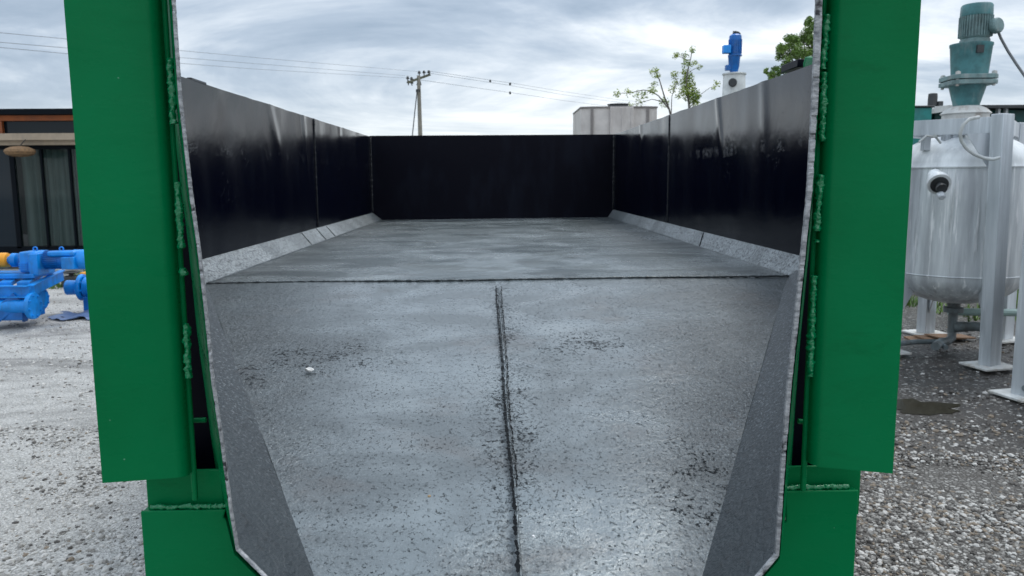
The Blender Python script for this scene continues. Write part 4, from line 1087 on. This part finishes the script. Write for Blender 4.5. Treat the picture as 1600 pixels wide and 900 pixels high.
# ---- blue geared pump skid at the left
SY = 9.0
sk = thing('pump_skid', 'bright blue geared motor and pump on a blue channel frame', 'pump', G(20, 500))
def S(px, py, dy=0): return P(px, py, SY+dy)
def sr(n): return n/F*SY
def ebox(x0, y0, x1, y1, dy, dep, mat, nm, par, bevel=0.01):
    a, c = S(x0, y0, dy), S(x1, y1, dy)
    return MB().box(((a.x+c.x)/2, SY+dy+dep/2, (a.z+c.z)/2), (abs(c.x-a.x), dep, abs(a.z-c.z))).build(nm, mat, par, bevel=bevel)
ax_z = S(60, 406, 0.3).z
def hz_l(prof, nm, mat, par, n=28, dy=0.3, dz=0):  # horizontal lathe along x, prof in (radius px, photo x)
    b = MB().lathe([(sr(r), S(x, 406, dy).x) for r, x in prof], (0, SY+dy, ax_z+dz), (1,0,0), n); return b.build(nm, mat, par)
hz_l([(10,-60),(12,-58),(12,10),(11,13),(6,14)], 'coupling_guard', YEL, sk)
hz_l([(6,13),(6,19),(11,20),(11,28),(9,29)], 'shaft_collar', BLUE, sk)
gb = ebox(28, 394, 58, 426, 0.16, 0.30, BLUE, 'gearbox', sk, 0.018)
ebox(43, 397, 60, 431, 0.12, 0.36, BLUE, 'gearbox_flange', sk, 0.006)
for k in range(4): ebox(29, 411+k*3.2, 42, 412.4+k*3.2, 0.145, 0.02, BLUE, 'cooling_rib', gb, 0.0)
hz_l([(13,58),(14,60),(14,63),(9,64),(9,68),(15,69),(15,72),(13,73)], 'adaptor', BLUE, sk)
b = MB().lathe([(sr(13), S(x, 406, .3).x) for x in (72, 116)], (0, SY+.3, ax_z), (1,0,0), 28)
for k in range(26):
    a = 2*math.pi*k/26
    b.box(((S(72,406,.3).x+S(96,406,.3).x)/2, SY+.3+sr(13.6)*math.cos(a), ax_z+sr(13.6)*math.sin(a)), (S(96,406,.3).x-S(72,406,.3).x, sr(3), 0.006), Matrix.Rotation(a, 3, 'X'))
mo = b.build('motor', BLUED, sk)
ebox(94, 402, 116, 421, 0.14, 0.1, BLUE, 'terminal_box', mo, 0.008)
ebox(72, 393, 116, 401, 0.18, 0.2, BLUE, 'motor_top', mo, 0.02)
hz_l([(15,115),(16,117),(16,140),(14,144),(5,145)], 'fan_cover', BLUE, mo)
for px in (55, 96):
    c = S(px, 389, 0.3); pts = [c+Vector((sr(3.2)*math.cos(a), 0, sr(3.2)*math.sin(a))) for a in [2*math.pi*k/12 for k in range(13)]]
    MB().tube(pts, sr(1.1), 6, cap=False).build('lifting_eye', BLUE, sk)
# mounting plate and channel frame
b = MB().box((S(20,429,.3).x, SY+.3, S(20,429,.3).z), (S(70,429).x-S(-30,429).x, 0.42, 0.05)); b.build('mounting_plate', BLUE, sk, bevel=0.006)
fr0 = S(-40, 455, -0.15); fr1 = S(47, 455, -0.15); fr2 = S(98, 430, 0.75)
b = MB().bar(fr0, fr1, 0.02, 0.125).bar(fr0+Vector((0,-0.03,0.06)), fr1+Vector((0,-0.03,0.06)), 0.07, 0.012).bar(fr0+Vector((0,-0.03,-0.06)), fr1+Vector((0,-0.03,-0.06)), 0.07, 0.012)
b.bar(fr1, fr2, 0.02, 0.125).bar(fr1+Vector((0,0,0.06)), fr2+Vector((0,0,0.06)), 0.07, 0.012); b.build('channel_frame', BLUE, sk, bevel=0.002)
for px in (-20, 8, 36): MB().bar(S(px, 447, -0.12)+Vector((0,0,0.02)), S(px+22, 432, 0.6)+Vector((0,0,0)), 0.12, 0.05).build('cross_rail', BLUE, sk, bevel=0.003)
MB().bar(S(-30, 515, -0.25), S(28, 465, -0.17), 0.03, 0.14).build('diagonal_brace', BLUED, sk, bevel=0.003)
def flange_unit(par, px, py, dy, length=0.45, scale=1.0):
    c = S(px, py, dy); q = MB()
    q.lathe([(0.075*scale,-length),(0.085*scale,-0.2),(0.08*scale,-0.03),(0.15*scale,-0.028),(0.15*scale,0.0),(0.145*scale,0.012),(0.05,0.013)], c, (1,0,0), 24)
    for k in range(8):
        a = 2*math.pi*k/8+0.2; q.lathe([(0.012*scale,-0.05),(0.012*scale,0.03),(0.001,0.031)], c+Vector((0, 0.118*scale*math.cos(a), 0.118*scale*math.sin(a))), (1,0,0), 6)
    return q.build('pipe_flange', BLUE, par)
flange_unit(sk, 53, 478, -0.15, 0.5); flange_unit(sk, 66, 467, 0.25, 0.35, 0.85)
ebox(-30, 470, 30, 490, -0.1, 0.3, BLUE, 'pump_casing', sk, 0.03)
ebox(-30, 487, 36, 501, -0.2, 0.45, BLUED, 'pump_base', sk, 0.01)
for px in (-25, 30): ebox(px, 455, px+8, 503, -0.05, 0.08, BLUED, 'foot', sk, 0.004)
# second unit behind, half hidden by the green post
s2 = thing('flanged_pump', 'blue flanged pipe pump with orange cap, half hidden behind the left green post', 'pump', G(140, 470))
flange_unit(s2, 131, 449, 0.9, 0.05, 1.1)
c = S(131, 449, 0.9)
MB().lathe([(0.13,-0.0),(0.13,0.5),(0.10,0.9)], c+Vector((0.03,0,0)), (1,0,0), 24).build('casing', BLUE, s2)
MB().box(c+Vector((0.4,0,-0.28)), (0.7,0.3,0.36)).build('pedestal', BLUED, s2, bevel=0.01)
ebox(124, 426, 131, 438, 1.0, 0.14, YEL, 'end_cap', s2, 0.01)
vl = thing('black_valve', 'black valve block lying on the gravel beyond the blue motor', 'valve', G(112, 446))
c = G(113, 447)
MB().box(c+Vector((0,0,0.08)), (0.22,0.2,0.16)).lathe([(0.03,0.14),(0.04,0.2),(0.12,0.21),(0.12,0.23),(0.03,0.24)], c, n=16).build('body', DARK, vl, bevel=0.015)
MB().bar(c+Vector((-0.22,0,0.27)), c+Vector((0.08,0,0.28)), 0.1, 0.03).build('handle', WHT, vl, bevel=0.005)
# blue sheet lying on the gravel
c = G(118, 496); rows = []
for i in range(14):
    for_ = []
    for k in range(22):
        x = c.x-0.26+0.55*k/21; y = c.y-0.22+0.5*i/13+0.05*math.sin(k*0.5)
        z = gh(x, y)+0.012+0.05*max(0, noise.noise(Vector((x*6, y*5, 7))))+0.07*math.exp(-((k-15)/3.5)**2)*i/13
        for_.append(Vector((x+0.06*math.sin(i*0.9), y, z)))
    rows.append(for_)
tag(MB().grid(rows).build('blue_sheet', NT('blue_plastic').set(Base_Color=(0.10,0.16,0.30), Roughness=0.4), fix=False, smooth=60), 'crumpled dull blue sheet lying on the gravel beside the left post', 'plastic sheet')
# grass: tufts beyond the gravel
gb_ = MB(); rng = random.Random(5)
for (x0, x1, y0, y1, n, h) in ((-7.2, -4.4, 12.2, 14.6, 3500, 0.14), (4.8, 10.5, 9.6, 12.6, 6500, 0.16), (5.2, 9, 8.6, 9.6, 900, 0.09)):
    for _ in range(n):
        x = rng.uniform(x0, x1); y = rng.uniform(y0, y1)
        if noise.noise(Vector((x*1.1, y*1.1, 2))) < -0.12: continue
        a = rng.uniform(0, 6.3); hh = h*rng.uniform(0.4, 1.3); dx, dy = math.cos(a), math.sin(a); z = gh(x, y)
        gb_.add([(x-dy*0.012, y+dx*0.012, z), (x+dy*0.012, y-dx*0.012, z), (x+dx*0.05, y+dy*0.05, z+hh)], [(0,1,2)])
gr = gb_.build('grass', leafmat('grass_blade', (0.05, 0.11, 0.012), (0.13, 0.22, 0.03)), fix=False, smooth=0); kind(gr, 'stuff')
